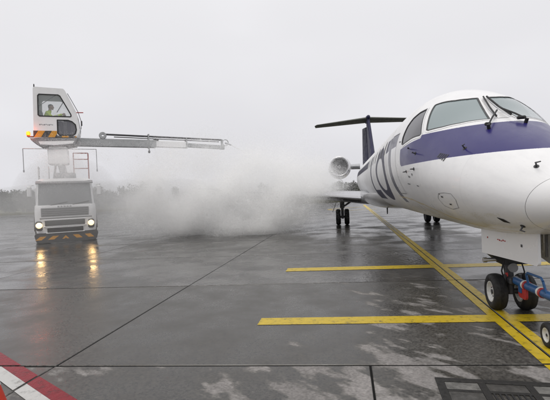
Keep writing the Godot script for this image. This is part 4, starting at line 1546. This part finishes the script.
func operator_cab(tr: Node3D) -> void:
	# coordinates: along the boom, height, towards the camera; the near wall is at 0
	var here := Transform3D(Basis(Vector3.UP, deg_to_rad(22.0)), Vector3(-9.489, 0, -18.9))
	var oc := Node3D.new()
	oc.name = "operator_cab"
	tr.add_child(oc)
	oc.transform = tr.transform.affine_inverse() * here
	var W := 1.45
	var outer := V2([[-1.12, 4.54], [-1.07, 6.74], [-1.02, 6.80], [0.13, 6.77], [0.20, 6.70], [0.64, 5.70], [0.73, 5.10], [0.70, 4.80], [0.60, 4.60]])
	var win := V2([[-0.86, 5.50], [-0.92, 5.56], [-0.90, 6.42], [-0.84, 6.49], [-0.08, 6.49], [0.0, 6.44], [0.41, 5.62], [0.42, 5.54], [0.38, 5.50]])
	var low := V2([[-0.17, 5.36], [0.28, 5.36], [0.44, 5.30], [0.58, 5.16], [0.61, 4.92], [0.56, 4.74], [0.46, 4.66], [-0.10, 4.66], [-0.18, 4.76]])
	var st := mb()
	for z in [[-0.04, 0.0], [-W, -W + 0.04]]:
		# the wall is cut at y 5.43 so that each piece has one opening
		var upper := Geometry2D.intersect_polygons(outer, V2([[-9, 5.43], [9, 5.43], [9, 9], [-9, 9]]))[0]
		var lower := Geometry2D.intersect_polygons(outer, V2([[-9, 0], [9, 0], [9, 5.43], [-9, 5.43]]))[0]
		side_panel(st, upper, win, z[0], z[1])
		side_panel(st, lower, low, z[0], z[1])
	# back, roof, floor and the posts of the sloping front
	var across := [-W + 0.04, -0.04]
	prism(st, V2([[-1.12, 4.54], [-1.07, 6.74], [-1.03, 6.74], [-1.08, 4.54]]), across[0], across[1])
	prism(st, V2([[-1.03, 6.80], [0.13, 6.77], [0.18, 6.72], [-1.03, 6.74]]), across[0], across[1])
	prism(st, V2([[-1.08, 4.54], [-1.08, 4.60], [0.60, 4.66], [0.60, 4.60]]), across[0], across[1])
	prism(st, V2([[0.18, 6.72], [0.26, 6.57], [0.22, 6.55], [0.13, 6.72]]), across[0], across[1])
	prism(st, V2([[0.60, 4.60], [0.70, 4.80], [0.71, 4.88], [0.67, 4.88], [0.58, 4.64]]), across[0], across[1])
	prism(st, V2([[0.635, 5.70], [0.655, 5.60], [0.61, 5.58], [0.59, 5.68]]), across[0], across[1])
	obj("shell", st, M.white, oc)
	# glass
	st = mb()
	prism(st, Geometry2D.offset_polygon(win, 0.008)[0], -0.024, -0.020)
	obj("side_window", st, M.cab_glass, oc)
	st = mb()
	prism(st, Geometry2D.offset_polygon(win, 0.008)[0], -W + 0.020, -W + 0.024)
	obj("side_window", st, M.cab_glass, oc)
	st = mb()
	prism(st, Geometry2D.offset_polygon(low, 0.008)[0], -0.024, -0.020)
	obj("lower_window", st, M.dark_glass, oc)
	st = mb()
	prism(st, Geometry2D.offset_polygon(low, 0.008)[0], -W + 0.020, -W + 0.024)
	obj("lower_window", st, M.dark_glass, oc)
	st = mb()
	prism(st, V2([[0.235, 6.56], [0.625, 5.68], [0.620, 5.68], [0.230, 6.56]]), across[0], across[1])
	obj("front_window", st, M.cab_glass, oc)
	st = mb()
	prism(st, V2([[0.64, 5.60], [0.70, 5.10], [0.685, 4.88], [0.68, 4.88], [0.695, 5.10], [0.635, 5.60]]), across[0], across[1])
	obj("front_window", st, M.dark_glass, oc)
	# black seals round the near windows
	for q in [win, low]:
		st = mb()
		var big: PackedVector2Array = Geometry2D.offset_polygon(q, 0.012)[0]
		var small: PackedVector2Array = Geometry2D.offset_polygon(q, -0.034)[0]
		side_panel(st, big, small, 0.0005, 0.012)
		obj("window_seal", st, M.black, oc)
	# hazard band: amber and charcoal stripes
	var band := V2([[-1.135, 4.57], [-1.13, 4.86], [-0.20, 4.86], [-0.20, 4.66], [-0.12, 4.64], [0.60, 4.64], [0.585, 4.57]])
	for k in range(-1, 8):
		var x := -1.15 + 0.27 * k
		var cell := V2([[x, 4.5], [x + 0.27, 4.5], [x + 0.51, 4.9], [x + 0.24, 4.9]])
		for piece in Geometry2D.intersect_polygons(band, cell):
			st = mb()
			prism(st, piece, 0.002, 0.006)
			obj("hazard_stripe", st, M.amber_paint if k % 2 == 0 else M.charcoal, oc)
	# little grey decal below the window
	for k in 9:
		st = mb()
		box(st, Vector3(-0.86 + 0.062 * k, 5.13 + 0.012 * sin(k * 2.0), 0.002), Vector3(0.045, 0.03 if k % 3 else 0.05, 0.004), 0.0)
		obj("decal", st, M.grey_plastic, oc)
	# tray below the cab, bracket and beacon
	st = mb()
	prism(st, V2([[-1.28, 4.52], [0.62, 4.55], [0.52, 4.28], [-0.2, 4.18], [-0.9, 4.20], [-1.22, 4.42]]), -W, 0.02)
	obj("tray", st, M.grey_plastic, oc)
	st = mb()
	prism(st, V2([[-0.95, 4.38], [0.50, 4.42], [0.42, 4.30], [-0.3, 4.22], [-0.88, 4.25]]), 0.022, 0.030)
	obj("tray_skirt", st, M.white, oc)
	st = mb()
	box(st, Vector3(-0.22, 3.73, -0.5), Vector3(0.82, 0.72, 0.8), 0.04)
	box(st, Vector3(-0.22, 4.12, -0.5), Vector3(0.72, 0.14, 0.7), 0.02)
	obj("column_head", st, M.white, oc)
	st = mb()
	box(st, Vector3(-1.24, 4.60, -0.1), Vector3(0.26, 0.05, 0.12), 0.01)
	rod(st, Vector3(-1.34, 4.60, -0.1), Vector3(-1.34, 4.66, -0.1), 0.06, 12)
	obj("beacon_bracket", st, M.charcoal, oc)
	st = mb()
	lathe_soft(st, Vector3(-1.34, 4.66, -0.1), Vector3.UP, [Vector2(0.085, 0), Vector2(0.085, 0.12), Vector2(0.06, 0.17), Vector2(0, 0.185)], 18)
	var bc := obj("beacon", st, M.amber_lamp, oc)
	bc.set_meta("label", "lit amber warning beacon")
	var om := OmniLight3D.new()
	om.name = "beacon_light"
	om.light_color = Color(1.0, 0.36, 0.08)
	om.light_energy = 0.5
	om.omni_range = 40.0
	om.omni_attenuation = 2.0
	om.light_size = 0.09
	om.shadow_enabled = true
	om.position = Vector3(-1.34, 4.75, 0.06)
	oc.add_child(om)
	# aerial, grab rails, mirrors and wipers at the front edge
	st = mb()
	rod(st, Vector3(-1.03, 6.78, -0.1), Vector3(-1.03, 6.94, -0.1), 0.03, 8, 0.02)
	obj("roof_sensor", st, M.black, oc)
	st = mb()
	rod(st, Vector3(0.62, 5.71, -0.02), Vector3(0.92, 5.72, -0.02), 0.022, 8)
	obj("marker_rod", st, M.red, oc)
	st = mb()
	pipe(st, [Vector3(0.30, 6.56, 0.01), Vector3(0.46, 6.24, 0.03), Vector3(0.70, 5.74, 0.03), Vector3(0.82, 5.3, 0.03), Vector3(0.80, 4.95, 0.02)], 0.014, 6)
	obj("grab_rail", st, M.charcoal, oc)
	st = mb()
	box(st, Vector3(0.83, 5.22, 0.02), Vector3(0.06, 0.22, 0.14), 0.02)
	obj("mirror", st, M.charcoal, oc)
	st = mb()
	rod(st, Vector3(0.52, 5.98, -0.5), Vector3(0.30, 6.42, -0.7), 0.01, 6)
	obj("wiper", st, M.black, oc)
	# inside: seat, console with a screen and a joystick, cross braces
	st = mb()
	box(st, Vector3(-0.55, 5.02, -0.62), Vector3(0.5, 0.14, 0.5), 0.04)
	box(st, Vector3(-0.83, 5.45, -0.62), Vector3(0.12, 0.80, 0.46), 0.04, Basis(Vector3(0, 0, 1), 0.12))
	rod(st, Vector3(-0.55, 4.66, -0.62), Vector3(-0.55, 4.98, -0.62), 0.08, 12)
	obj("operator_seat", st, M.charcoal, oc)
	st = mb()
	box(st, Vector3(0.22, 5.48, -0.62), Vector3(0.40, 0.10, 0.8), 0.03, Basis(Vector3(0, 0, 1), -0.1))
	box(st, Vector3(0.26, 5.07, -0.62), Vector3(0.16, 0.8, 0.2), 0.03)
	obj("console", st, M.blue_steel, oc)
	st = mb()
	rod(st, Vector3(0.10, 5.52, -0.45), Vector3(0.09, 5.66, -0.45), 0.012, 8)
	rod(st, Vector3(0.10, 5.52, -0.80), Vector3(0.09, 5.66, -0.80), 0.012, 8)
	obj("joystick", st, M.black, oc)
	st = mb()
	rod(st, Vector3(-0.98, 5.9, -0.1), Vector3(-0.1, 6.55, -0.1), 0.014, 6)
	rod(st, Vector3(-0.28, 5.95, -1.35), Vector3(0.1, 6.6, -1.35), 0.018, 6)
	obj("inner_brace", st, M.charcoal, oc)
	st = mb()
	pipe(st, [Vector3(-0.93, 6.45, -0.3), Vector3(-0.86, 6.1, -0.35), Vector3(-0.92, 5.85, -0.3), Vector3(-0.84, 5.6, -0.35)], 0.02, 6)
	obj("hanging_hose", st, M.grey_plastic, oc)
	# ---- boom
	var bz := -0.55
	st = mb()
	boom_beam(st, Vector3(0.45, 4.43, bz), Vector3(4.15, 4.36, bz), 0.38, 0.30)
	obj("boom_outer", st, M.steel_boom, oc)
	st = mb()
	boom_beam(st, Vector3(4.13, 4.36, bz), Vector3(5.72, 4.31, bz), 0.31, 0.24)
	obj("boom_middle", st, M.white, oc)
	st = mb()
	boom_beam(st, Vector3(5.70, 4.31, bz), Vector3(7.68, 4.19, bz), 0.21, 0.16)
	obj("boom_inner", st, M.steel_boom, oc)
	st = mb()
	rod(st, Vector3(1.74, 4.80, bz + 0.1), Vector3(7.5, 4.58, bz + 0.1), 0.045, 10)
	obj("fluid_pipe", st, M.dark_metal, oc)
	st = mb()
	rod(st, Vector3(2.2, 4.70, bz - 0.05), Vector3(7.4, 4.50, bz - 0.05), 0.022, 8)
	obj("fluid_hose", st, M.black, oc)
	st = mb()
	lathe(st, Vector3(1.70, 4.74, bz + 0.02), Vector3(0, 0, 1), [Vector2(0.05, 0), Vector2(0.15, 0.0), Vector2(0.17, 0.03), Vector2(0.17, 0.13), Vector2(0.15, 0.16), Vector2(0.05, 0.16), Vector2(0.05, 0.0)], 24)
	box(st, Vector3(1.70, 4.60, bz + 0.05), Vector3(0.16, 0.22, 0.1), 0.02)
	obj("hose_reel", st, M.steel_boom, oc)
	for q in [[3.80, 4.02, 4.84], [5.66, 4.13, 4.70]]:
		st = mb()
		box(st, Vector3(q[0], (q[1] + q[2]) * 0.5, bz + 0.14), Vector3(0.06, q[2] - q[1], 0.05), 0.01)
		box(st, Vector3(q[0], (q[1] + q[2]) * 0.5, bz - 0.2), Vector3(0.06, (q[2] - q[1]) * 0.7, 0.05), 0.01)
		box(st, Vector3(q[0], q[2] - 0.03, bz - 0.02), Vector3(0.08, 0.06, 0.34), 0.01)
		obj("boom_bracket", st, M.steel_boom, oc)
	st = mb()
	box(st, Vector3(3.80, 3.96, bz + 0.1), Vector3(0.10, 0.12, 0.1), 0.02)
	box(st, Vector3(4.15, 4.55, bz + 0.1), Vector3(0.26, 0.06, 0.08), 0.01)
	obj("floodlight", st, M.charcoal, oc)
	# spray head
	st = mb()
	box(st, Vector3(7.55, 4.42, bz), Vector3(0.10, 0.40, 0.16), 0.02)
	lathe(st, Vector3(7.74, 4.45, bz - 0.03), Vector3(0, 0, 1), [Vector2(0.14, 0), Vector2(0.175, 0.0), Vector2(0.175, 0.06), Vector2(0.14, 0.06), Vector2(0.14, 0.0)], 24)
	obj("spray_head", st, M.steel_boom, oc)
	st = mb()
	rod(st, Vector3(7.72, 4.44, bz), Vector3(8.06, 4.33, bz), 0.05, 12, 0.03)
	obj("nozzle", st, M.metal, oc)
	build_operator(here)

func boom_beam(st: SurfaceTool, a: Vector3, b: Vector3, h: float, w: float) -> void:
	var d := b - a
	var x := d.normalized()
	var bs := Basis(x, Vector3(-x.y, x.x, 0), Vector3(0, 0, 1))
	box(st, (a + b) * 0.5, Vector3(d.length(), h, w), 0.025, bs)

# ------------------------------------------------------------------ the operator
# surface through a set of tapered bones [a, b, radius a, radius b, colour], blended smoothly
func flesh(st: SurfaceTool, bones: Array, cell: float, blend: float) -> void:
	var lo := Vector3.ONE * 1e9; var hi := -lo
	for q in bones:
		var r := maxf(q[2], q[3]) + blend + cell * 3.0
		lo = lo.min(q[0] - Vector3.ONE * r).min(q[1] - Vector3.ONE * r)
		hi = hi.max(q[0] + Vector3.ONE * r).max(q[1] + Vector3.ONE * r)
	var nx := int((hi.x - lo.x) / cell) + 2; var ny := int((hi.y - lo.y) / cell) + 2; var nz := int((hi.z - lo.z) / cell) + 2
	var f := PackedFloat32Array(); f.resize(nx * ny * nz); f.fill(1.0)
	var best := PackedFloat32Array(); best.resize(nx * ny * nz); best.fill(1e9)
	var who := PackedByteArray(); who.resize(nx * ny * nz)
	for bi in bones.size():
		var q: Array = bones[bi]
		var a: Vector3 = q[0]; var ab: Vector3 = q[1] - q[0]
		var l2 := maxf(ab.length_squared(), 1e-9)
		var r := maxf(q[2], q[3]) + blend + cell * 2.5
		var p0 := ((a.min(q[1]) - Vector3.ONE * r - lo) / cell).floor(); var p1 := ((a.max(q[1]) + Vector3.ONE * r - lo) / cell).ceil()
		for k in range(maxi(0, int(p0.z)), mini(nz, int(p1.z) + 1)):
			for j in range(maxi(0, int(p0.y)), mini(ny, int(p1.y) + 1)):
				for i in range(maxi(0, int(p0.x)), mini(nx, int(p1.x) + 1)):
					var p := lo + Vector3(i, j, k) * cell
					var t := clampf((p - a).dot(ab) / l2, 0.0, 1.0)
					var d: float = (p - a - ab * t).length() - lerpf(q[2], q[3], t)
					var n := (k * ny + j) * nx + i
					if d < best[n]:
						best[n] = d; who[n] = bi
					var h := maxf(blend - absf(f[n] - d), 0.0) / blend
					f[n] = minf(f[n], d) - h * h * blend * 0.25
	var id := PackedInt32Array(); id.resize(nx * ny * nz); id.fill(-1)
	var verts := []; var cols := []; var nor := []
	var offs := [0, 1, nx, nx + 1, nx * ny, nx * ny + 1, nx * ny + nx, nx * ny + nx + 1]
	var cor := [Vector3(0, 0, 0), Vector3(1, 0, 0), Vector3(0, 1, 0), Vector3(1, 1, 0), Vector3(0, 0, 1), Vector3(1, 0, 1), Vector3(0, 1, 1), Vector3(1, 1, 1)]
	var edges := [[0, 1], [2, 3], [4, 5], [6, 7], [0, 2], [1, 3], [4, 6], [5, 7], [0, 4], [1, 5], [2, 6], [3, 7]]
	for k in nz - 1:
		for j in ny - 1:
			for i in nx - 1:
				var n := (k * ny + j) * nx + i
				var inside := 0
				for c in 8:
					if f[n + offs[c]] < 0.0: inside += 1
				if inside == 0 or inside == 8: continue
				var sum := Vector3.ZERO; var cnt := 0
				for e in edges:
					var fa: float = f[n + offs[e[0]]]; var fb: float = f[n + offs[e[1]]]
					if (fa < 0.0) != (fb < 0.0):
						sum += cor[e[0]].lerp(cor[e[1]], fa / (fa - fb)); cnt += 1
				id[n] = verts.size()
				verts.append(lo + (Vector3(i, j, k) + sum / cnt) * cell)
				nor.append(Vector3(f[n + 1] - f[n], f[n + nx] - f[n], f[n + nx * ny] - f[n]).normalized())
				cols.append(bones[who[n]][4])
	for k in range(1, nz - 1):
		for j in range(1, ny - 1):
			for i in range(1, nx - 1):
				var n := (k * ny + j) * nx + i
				for ax in 3:
					var step: int = [1, nx, nx * ny][ax]
					if (f[n] < 0.0) == (f[n + step] < 0.0): continue
					var u: int = [nx, nx * ny, 1][ax]; var v: int = [nx * ny, 1, nx][ax]
					var q := [id[n], id[n - u], id[n - u - v], id[n - v]]
					if q.min() < 0: continue
					for t3 in [[0, 1, 2], [0, 2, 3]]:
						var a: int = q[t3[0]]; var b: int = q[t3[1]]; var c: int = q[t3[2]]
						var g: Vector3 = (verts[b] - verts[a]).cross(verts[c] - verts[a])
						if g.dot(nor[a] + nor[b] + nor[c]) > 0:
							var sw := b; b = c; c = sw
						for w in [a, b, c]:
							st.set_color(cols[w]); st.set_normal(nor[w]); st.add_vertex(verts[w])

func build_operator(here: Transform3D) -> void:
	var hv := Color(0.60, 0.80, 0.035); var sil := Color(0.55, 0.56, 0.55); var tro := Color(0.03, 0.035, 0.06); var boot := Color(0.015, 0.014, 0.013)
	var skin := Color(0.42, 0.24, 0.17); var hair := Color(0.025, 0.018, 0.013)
	var p := Node3D.new()
	p.name = "person"
	add_child(p)
	p.transform = here * Transform3D(Basis.IDENTITY, Vector3(-0.54, 5.17, -0.55)).scaled_local(Vector3.ONE * 1.08)
	tag(p, "person in a yellow high-visibility jacket seated in the raised cab, facing the boom", "person")
	var bones := []
	var hip := Vector3(-0.02, 0.09, 0); var waist := Vector3(-0.06, 0.24, 0); var chest := Vector3(-0.04, 0.42, 0); var neck := Vector3(0.02, 0.60, 0)
	bones.append([hip + Vector3(0, 0, -0.09), hip + Vector3(0, 0, 0.09), 0.12, 0.12, tro])
	bones.append([waist + Vector3(0, 0, -0.08), waist + Vector3(0, 0, 0.08), 0.12, 0.12, hv])
	bones.append([waist, chest, 0.135, 0.14, hv])
	bones.append([chest + Vector3(0, 0.0, -0.10), chest + Vector3(0, 0.0, 0.10), 0.125, 0.125, hv])
	bones.append([chest + Vector3(0, 0.11, -0.15), chest + Vector3(0, 0.11, 0.15), 0.075, 0.075, hv])
	bones.append([chest + Vector3(0.03, 0.13, 0), neck + Vector3(0.01, 0.0, 0), 0.07, 0.065, hv])
	bones.append([neck + Vector3(0.01, 0, 0), neck + Vector3(0.04, 0.10, 0), 0.052, 0.05, skin])
	for z in [-1.0, 1.0]:
		var sh := Vector3(-0.03, 0.51, 0.20 * z); var el := Vector3(0.16, 0.30, 0.25 * z); var wr := Vector3(0.50, 0.46, 0.19 * z)
		bones.append([sh, el, 0.068, 0.055, hv])
		bones.append([el, el.lerp(wr, 0.35), 0.056, 0.052, hv])
		bones.append([el.lerp(wr, 0.35), el.lerp(wr, 0.55), 0.052, 0.05, sil])
		bones.append([el.lerp(wr, 0.55), el.lerp(wr, 0.92), 0.05, 0.043, hv])
		bones.append([el.lerp(wr, 0.92), wr + Vector3(0.02, 0.0, 0), 0.03, 0.028, skin])
		var kn := Vector3(0.44, 0.10, 0.13 * z); var an := Vector3(0.50, -0.30, 0.14 * z)
		bones.append([hip + Vector3(0.02, 0, 0.09 * z), kn, 0.095, 0.07, tro])
		bones.append([kn, an, 0.066, 0.048, tro])
		bones.append([an + Vector3(-0.03, -0.05, 0), an + Vector3(0.16, -0.07, 0.02 * z), 0.05, 0.042, boot])
	# head: skull, jaw, nose, ears, brow
	var hd := Vector3(0.10, 0.80, 0)
	var st := mb()
	flesh(st, bones, 0.018, 0.05)
	var head := []
	head.append([hd + Vector3(-0.025, 0.015, -0.012), hd + Vector3(-0.025, 0.015, 0.012), 0.083, 0.083, skin])
	head.append([hd + Vector3(0.015, 0.01, 0), hd + Vector3(0.03, -0.055, 0), 0.07, 0.05, skin])
	head.append([hd + Vector3(0.045, -0.085, 0), hd + Vector3(0.05, -0.09, 0), 0.034, 0.032, skin])
	head.append([hd + Vector3(0.088, -0.005, 0), hd + Vector3(0.104, -0.035, 0), 0.010, 0.015, skin])
	head.append([hd + Vector3(0.078, -0.064, -0.016), hd + Vector3(0.078, -0.064, 0.016), 0.010, 0.010, Color(0.30, 0.12, 0.10)])
	head.append([hd + Vector3(0.072, 0.022, -0.032), hd + Vector3(0.072, 0.022, 0.032), 0.014, 0.014, skin])
	head.append([hd + Vector3(-0.055, -0.06, 0), neck + Vector3(0.02, 0.02, 0), 0.05, 0.052, skin])
	for z in [-1.0, 1.0]:
		head.append([hd + Vector3(-0.015, 0.01, 0.083 * z), hd + Vector3(-0.012, -0.03, 0.08 * z), 0.016, 0.011, skin])
		head.append([hd + Vector3(0.070, 0.002, 0.030 * z), hd + Vector3(0.071, 0.002, 0.030 * z), 0.011, 0.011, Color(0.12, 0.10, 0.09)])
	flesh(st, head, 0.007, 0.016)
	# hands: palm and five bent fingers closed on the joysticks
	for z in [-1.0, 1.0]:
		var wr := Vector3(0.51, 0.46, 0.19 * z)
		var hb := []
		var palm := Vector3(0.56, 0.475, 0.185 * z)
		hb.append([wr, palm, 0.026, 0.028, skin])
		hb.append([palm + Vector3(0.01, 0.028, 0), palm + Vector3(0.01, -0.028, 0), 0.021, 0.021, skin])
		var lens := [0.034, 0.040, 0.037, 0.028]
		for k in 4:
			var b := palm + Vector3(0.030, 0.032 - 0.021 * k, 0.006 * z)
			var m := b + Vector3(lens[k], 0.0, -0.008 * z)
			var e := m + Vector3(0.004, -0.002, -0.028 * z)
			var t := e + Vector3(-0.022, 0.0, -0.006 * z)
			hb.append([b, m, 0.0095, 0.009, skin]); hb.append([m, e, 0.009, 0.0085, skin]); hb.append([e, t, 0.0085, 0.0075, skin])
		var t0 := palm + Vector3(-0.01, 0.026, -0.016 * z)
		hb.append([t0, t0 + Vector3(0.024, 0.020, -0.012 * z), 0.012, 0.0105, skin]); hb.append([t0 + Vector3(0.024, 0.020, -0.012 * z), t0 + Vector3(0.050, 0.018, -0.006 * z), 0.0105, 0.009, skin])
		flesh(st, hb, 0.0045, 0.008)
	var bm := mat(1, 1, 1, 0.75)
	bm.vertex_color_use_as_albedo = true
	obj("body", st, bm, p, false)
	st = mb()
	flesh(st, [[hd + Vector3(-0.038, 0.035, -0.012), hd + Vector3(-0.038, 0.035, 0.012), 0.081, 0.081, hair], [hd + Vector3(0.0, 0.075, -0.02), hd + Vector3(0.0, 0.075, 0.02), 0.042, 0.042, hair], [hd + Vector3(-0.07, -0.02, -0.03), hd + Vector3(-0.07, -0.02, 0.03), 0.045, 0.045, hair], [hd + Vector3(0.05, 0.068, -0.028), hd + Vector3(0.05, 0.068, 0.028), 0.022, 0.022, hair]], 0.008, 0.02)
	var hm := mat(1, 1, 1, 0.8)
	hm.vertex_color_use_as_albedo = true
	obj("hair", st, hm, p, false)

# ------------------------------------------------------------------ cone
func build_cone() -> void:
	var o := thing("traffic_cone", Vector3(-2.125, 0.0, -2.9), 0.0, "red traffic cone with white sleeve, cut by the left edge", "cone")
	var st := mb()
	box(st, Vector3(0, 0.018, 0), Vector3(0.44, 0.036, 0.44), 0.012)
	obj("base", st, M.cone_red, o)
	var k := 0.27
	var parts := [[0.036, 0.36, "lower_body"], [0.36, 0.50, "sleeve"], [0.50, 0.62, "middle_body"], [0.62, 0.70, "sleeve"], [0.70, 0.76, "tip"]]
	for q in parts:
		st = mb()
		var e := 0.004 if q[2] == "sleeve" else 0.0
		lathe(st, Vector3(0, q[0], 0), Vector3.UP, [Vector2((0.82 - q[0]) * k, 0), Vector2((0.82 - q[0]) * k + e, 0), Vector2((0.82 - q[1]) * k + e, q[1] - q[0]), Vector2((0.82 - q[1]) * k, q[1] - q[0])], 32)
		if q[2] == "tip": lathe(st, Vector3(0, 0.76, 0), Vector3.UP, [Vector2(0.06 * k, 0), Vector2(0, 0)], 32)
		obj(q[2], st, M.cone_white if q[2] == "sleeve" else M.cone_red, o)

# ------------------------------------------------------------------ spray
func build_mist() -> void:
	var warp := FastNoiseLite.new(); warp.seed = 3; warp.frequency = 0.42; warp.fractal_octaves = 3
	var r := RandomNumberGenerator.new(); r.seed = 99
	var vs := PackedVector3Array(); var ns := PackedVector3Array()
	# the droplets themselves: coarser specks packed in the thick of it, finer ones thinning out around it
	var sets := []
	for k in 8:
		var coarse := k < 4
		var cv := PackedVector3Array(); var cn := PackedVector3Array()
		for q in 2100 if coarse else 2500:
			var b := Basis.from_euler(Vector3(r.randf() * TAU, r.randf() * TAU, r.randf() * TAU))
			var s := r.randf_range(0.008, 0.0115) if coarse else r.randf_range(0.0056, 0.0072)
			var p := Vector3(r.randfn(), r.randfn(), r.randfn())
			if p.length() > 1.8: p = p.normalized() * 1.8 * r.randf()
			p *= 0.32 + 0.03 * k if coarse else 0.40 + 0.07 * k - 0.28
			cv.append(p + b * Vector3(s, 0, 0)); cv.append(p + b * Vector3(-0.5 * s, -0.866 * s, 0)); cv.append(p + b * Vector3(-0.5 * s, 0.866 * s, 0))
			for c in 3: cn.append(b.z)
		sets.append([cv, cn])
	for q in [      # middle, spread, clumps, fine or coarse
		[Vector3(-1.6, 0.40, -18.2), Vector3(1.4, 0.22, 0.8), 95, 0], [Vector3(-0.2, 0.65, -18.6), Vector3(0.7, 0.32, 0.7), 45, 0],
		[Vector3(-3.5, 0.75, -18.5), Vector3(1.3, 0.40, 0.9), 95, 1], [Vector3(-1.7, 1.4, -18.8), Vector3(1.3, 0.40, 0.9), 60, 0], [Vector3(0.6, 1.65, -19.5), Vector3(0.9, 0.30, 0.7), 40, 0],
		[Vector3(-1.5, 0.7, -17.5), Vector3(1.8, 0.40, 0.8), 130, 1], [Vector3(-3.9, 1.1, -18.2), Vector3(1.6, 0.6, 1.0), 130, 1], [Vector3(-1.7, 2.1, -18.6), Vector3(1.9, 0.5, 1.0), 120, 1],
		[Vector3(1.0, 1.9, -19.3), Vector3(1.3, 0.5, 0.8), 95, 1], [Vector3(2.6, 2.2, -20.6), Vector3(0.9, 0.25, 0.6), 24, 1], [Vector3(-2.0, 2.9, -18.9), Vector3(2.2, 0.5, 1.0), 85, 1], [Vector3(-2.6, 3.7, -19.4), Vector3(2.2, 0.4, 0.8), 45, 1], [Vector3(0.5, 2.7, -19.4), Vector3(1.2, 0.4, 0.8), 55, 1], [Vector3(2.0, 2.45, -20.0), Vector3(0.8, 0.3, 0.5), 30, 1], [Vector3(-5.4, 1.5, -19.2), Vector3(0.8, 0.7, 0.9), 65, 1],
		[Vector3(0.3, 1.65, -17.9), Vector3(0.8, 0.20, 0.35), 26, 0], [Vector3(0.8, 1.75, -17.9), Vector3(0.9, 0.25, 0.4), 45, 1], [Vector3(-6.9, 1.7, -21.0), Vector3(0.8, 0.7, 0.8), 40, 1], [Vector3(-8.3, 3.1, -17.4), Vector3(0.9, 0.4, 0.5), 34, 1]]:
		for k in q[2]:
			var p: Vector3 = q[0] + Vector3(r.randfn(), r.randfn(), r.randfn()).limit_length(1.9) * q[1]
			p += Vector3(warp.get_noise_3dv(p), warp.get_noise_3d(p.x + 31.0, p.y, p.z) * 0.6, warp.get_noise_3d(p.x, p.y + 17.0, p.z)) * 1.4
			p.y = maxf(p.y, 0.05)
			var b := Basis.from_euler(Vector3(r.randf() * TAU, r.randf() * TAU, r.randf() * TAU))
			var f: Array = sets[r.randi() % 4 + 4 * q[3]]
			vs.append_array(Transform3D(b, p) * f[0])
			ns.append_array(Transform3D(b, Vector3.ZERO) * f[1])
	# the jet leaving the nozzle and opening out
	var tip := Vector3(-2.22, 4.32, -22.43); var goal := Vector3(0.9, 2.2, -19.6)
	for k in 16000:
		var t := r.randf()
		var p := tip.lerp(goal, t) + Vector3(0, -0.25 * t * t + 0.25 * t, 0) + Vector3(r.randfn(), r.randfn(), r.randfn()) * (0.012 + 0.22 * t * t)
		var b := Basis.from_euler(Vector3(r.randf() * TAU, r.randf() * TAU, r.randf() * TAU))
		var s := r.randf_range(0.004, 0.006)
		vs.append(p + b * Vector3(s, 0, 0)); vs.append(p + b * Vector3(-0.5 * s, -0.866 * s, 0)); vs.append(p + b * Vector3(-0.5 * s, 0.866 * s, 0))
		for c in 3: ns.append(b.z)
	for k in vs.size():      # nothing below the ground
		if vs[k].y < 0.02: vs[k] = Vector3(vs[k].x, 0.02 - vs[k].y * 0.5, vs[k].z)
	var arr := []
	arr.resize(Mesh.ARRAY_MAX)
	arr[Mesh.ARRAY_VERTEX] = vs; arr[Mesh.ARRAY_NORMAL] = ns
	var mesh := ArrayMesh.new()
	mesh.add_surface_from_arrays(Mesh.PRIMITIVE_TRIANGLES, arr)
	var m := mat(1.0, 1.0, 1.0, 1.0)
	m.specular_mode = BaseMaterial3D.SPECULAR_DISABLED
	m.backlight_enabled = true
	m.backlight = Color(1, 1, 1)
	var o := obj("spray_mist", mesh, m)
	tag(o, "white billowing cloud of de-icing spray between the truck and the wing", "spray", "", "stuff")
	# thin drifting veil
	var veil := Node3D.new()
	veil.name = "drifting_mist"
	add_child(veil)
	tag(veil, "thin grey veil of mist drifting around the truck", "mist", "", "stuff")
	for q in [
		[Vector3(-7.5, 2.0, -15.0), Vector3(3.6, 2.6, 2.6), 0.20], [Vector3(-7.2, 0.8, -15.2), Vector3(7.0, 3.2, 3.2), 0.06],
		[Vector3(-2.4, 0.4, -18.2), Vector3(9.5, 3.6, 6.0), 0.025], [Vector3(-4.6, 0.6, -18.4), Vector3(6.5, 3.9, 5.0), 0.035], [Vector3(-0.4, 0.3, -17.6), Vector3(5.0, 3.0, 4.0), 0.03],
		[Vector3(-7.0, 0.5, -23.0), Vector3(12.0, 4.6, 5.0), 0.05], [Vector3(-26.0, 0.0, -62.0), Vector3(64.0, 9.4, 16.0), 0.055]]:
		var f := FogVolume.new()
		f.name = "mist_bank"
		f.shape = RenderingServer.FOG_VOLUME_SHAPE_ELLIPSOID
		f.size = q[1]
		f.position = q[0]
		var fm := FogMaterial.new()
		fm.albedo = Color(1, 1, 1); fm.density = q[2]
		f.material = fm
		veil.add_child(f, true)
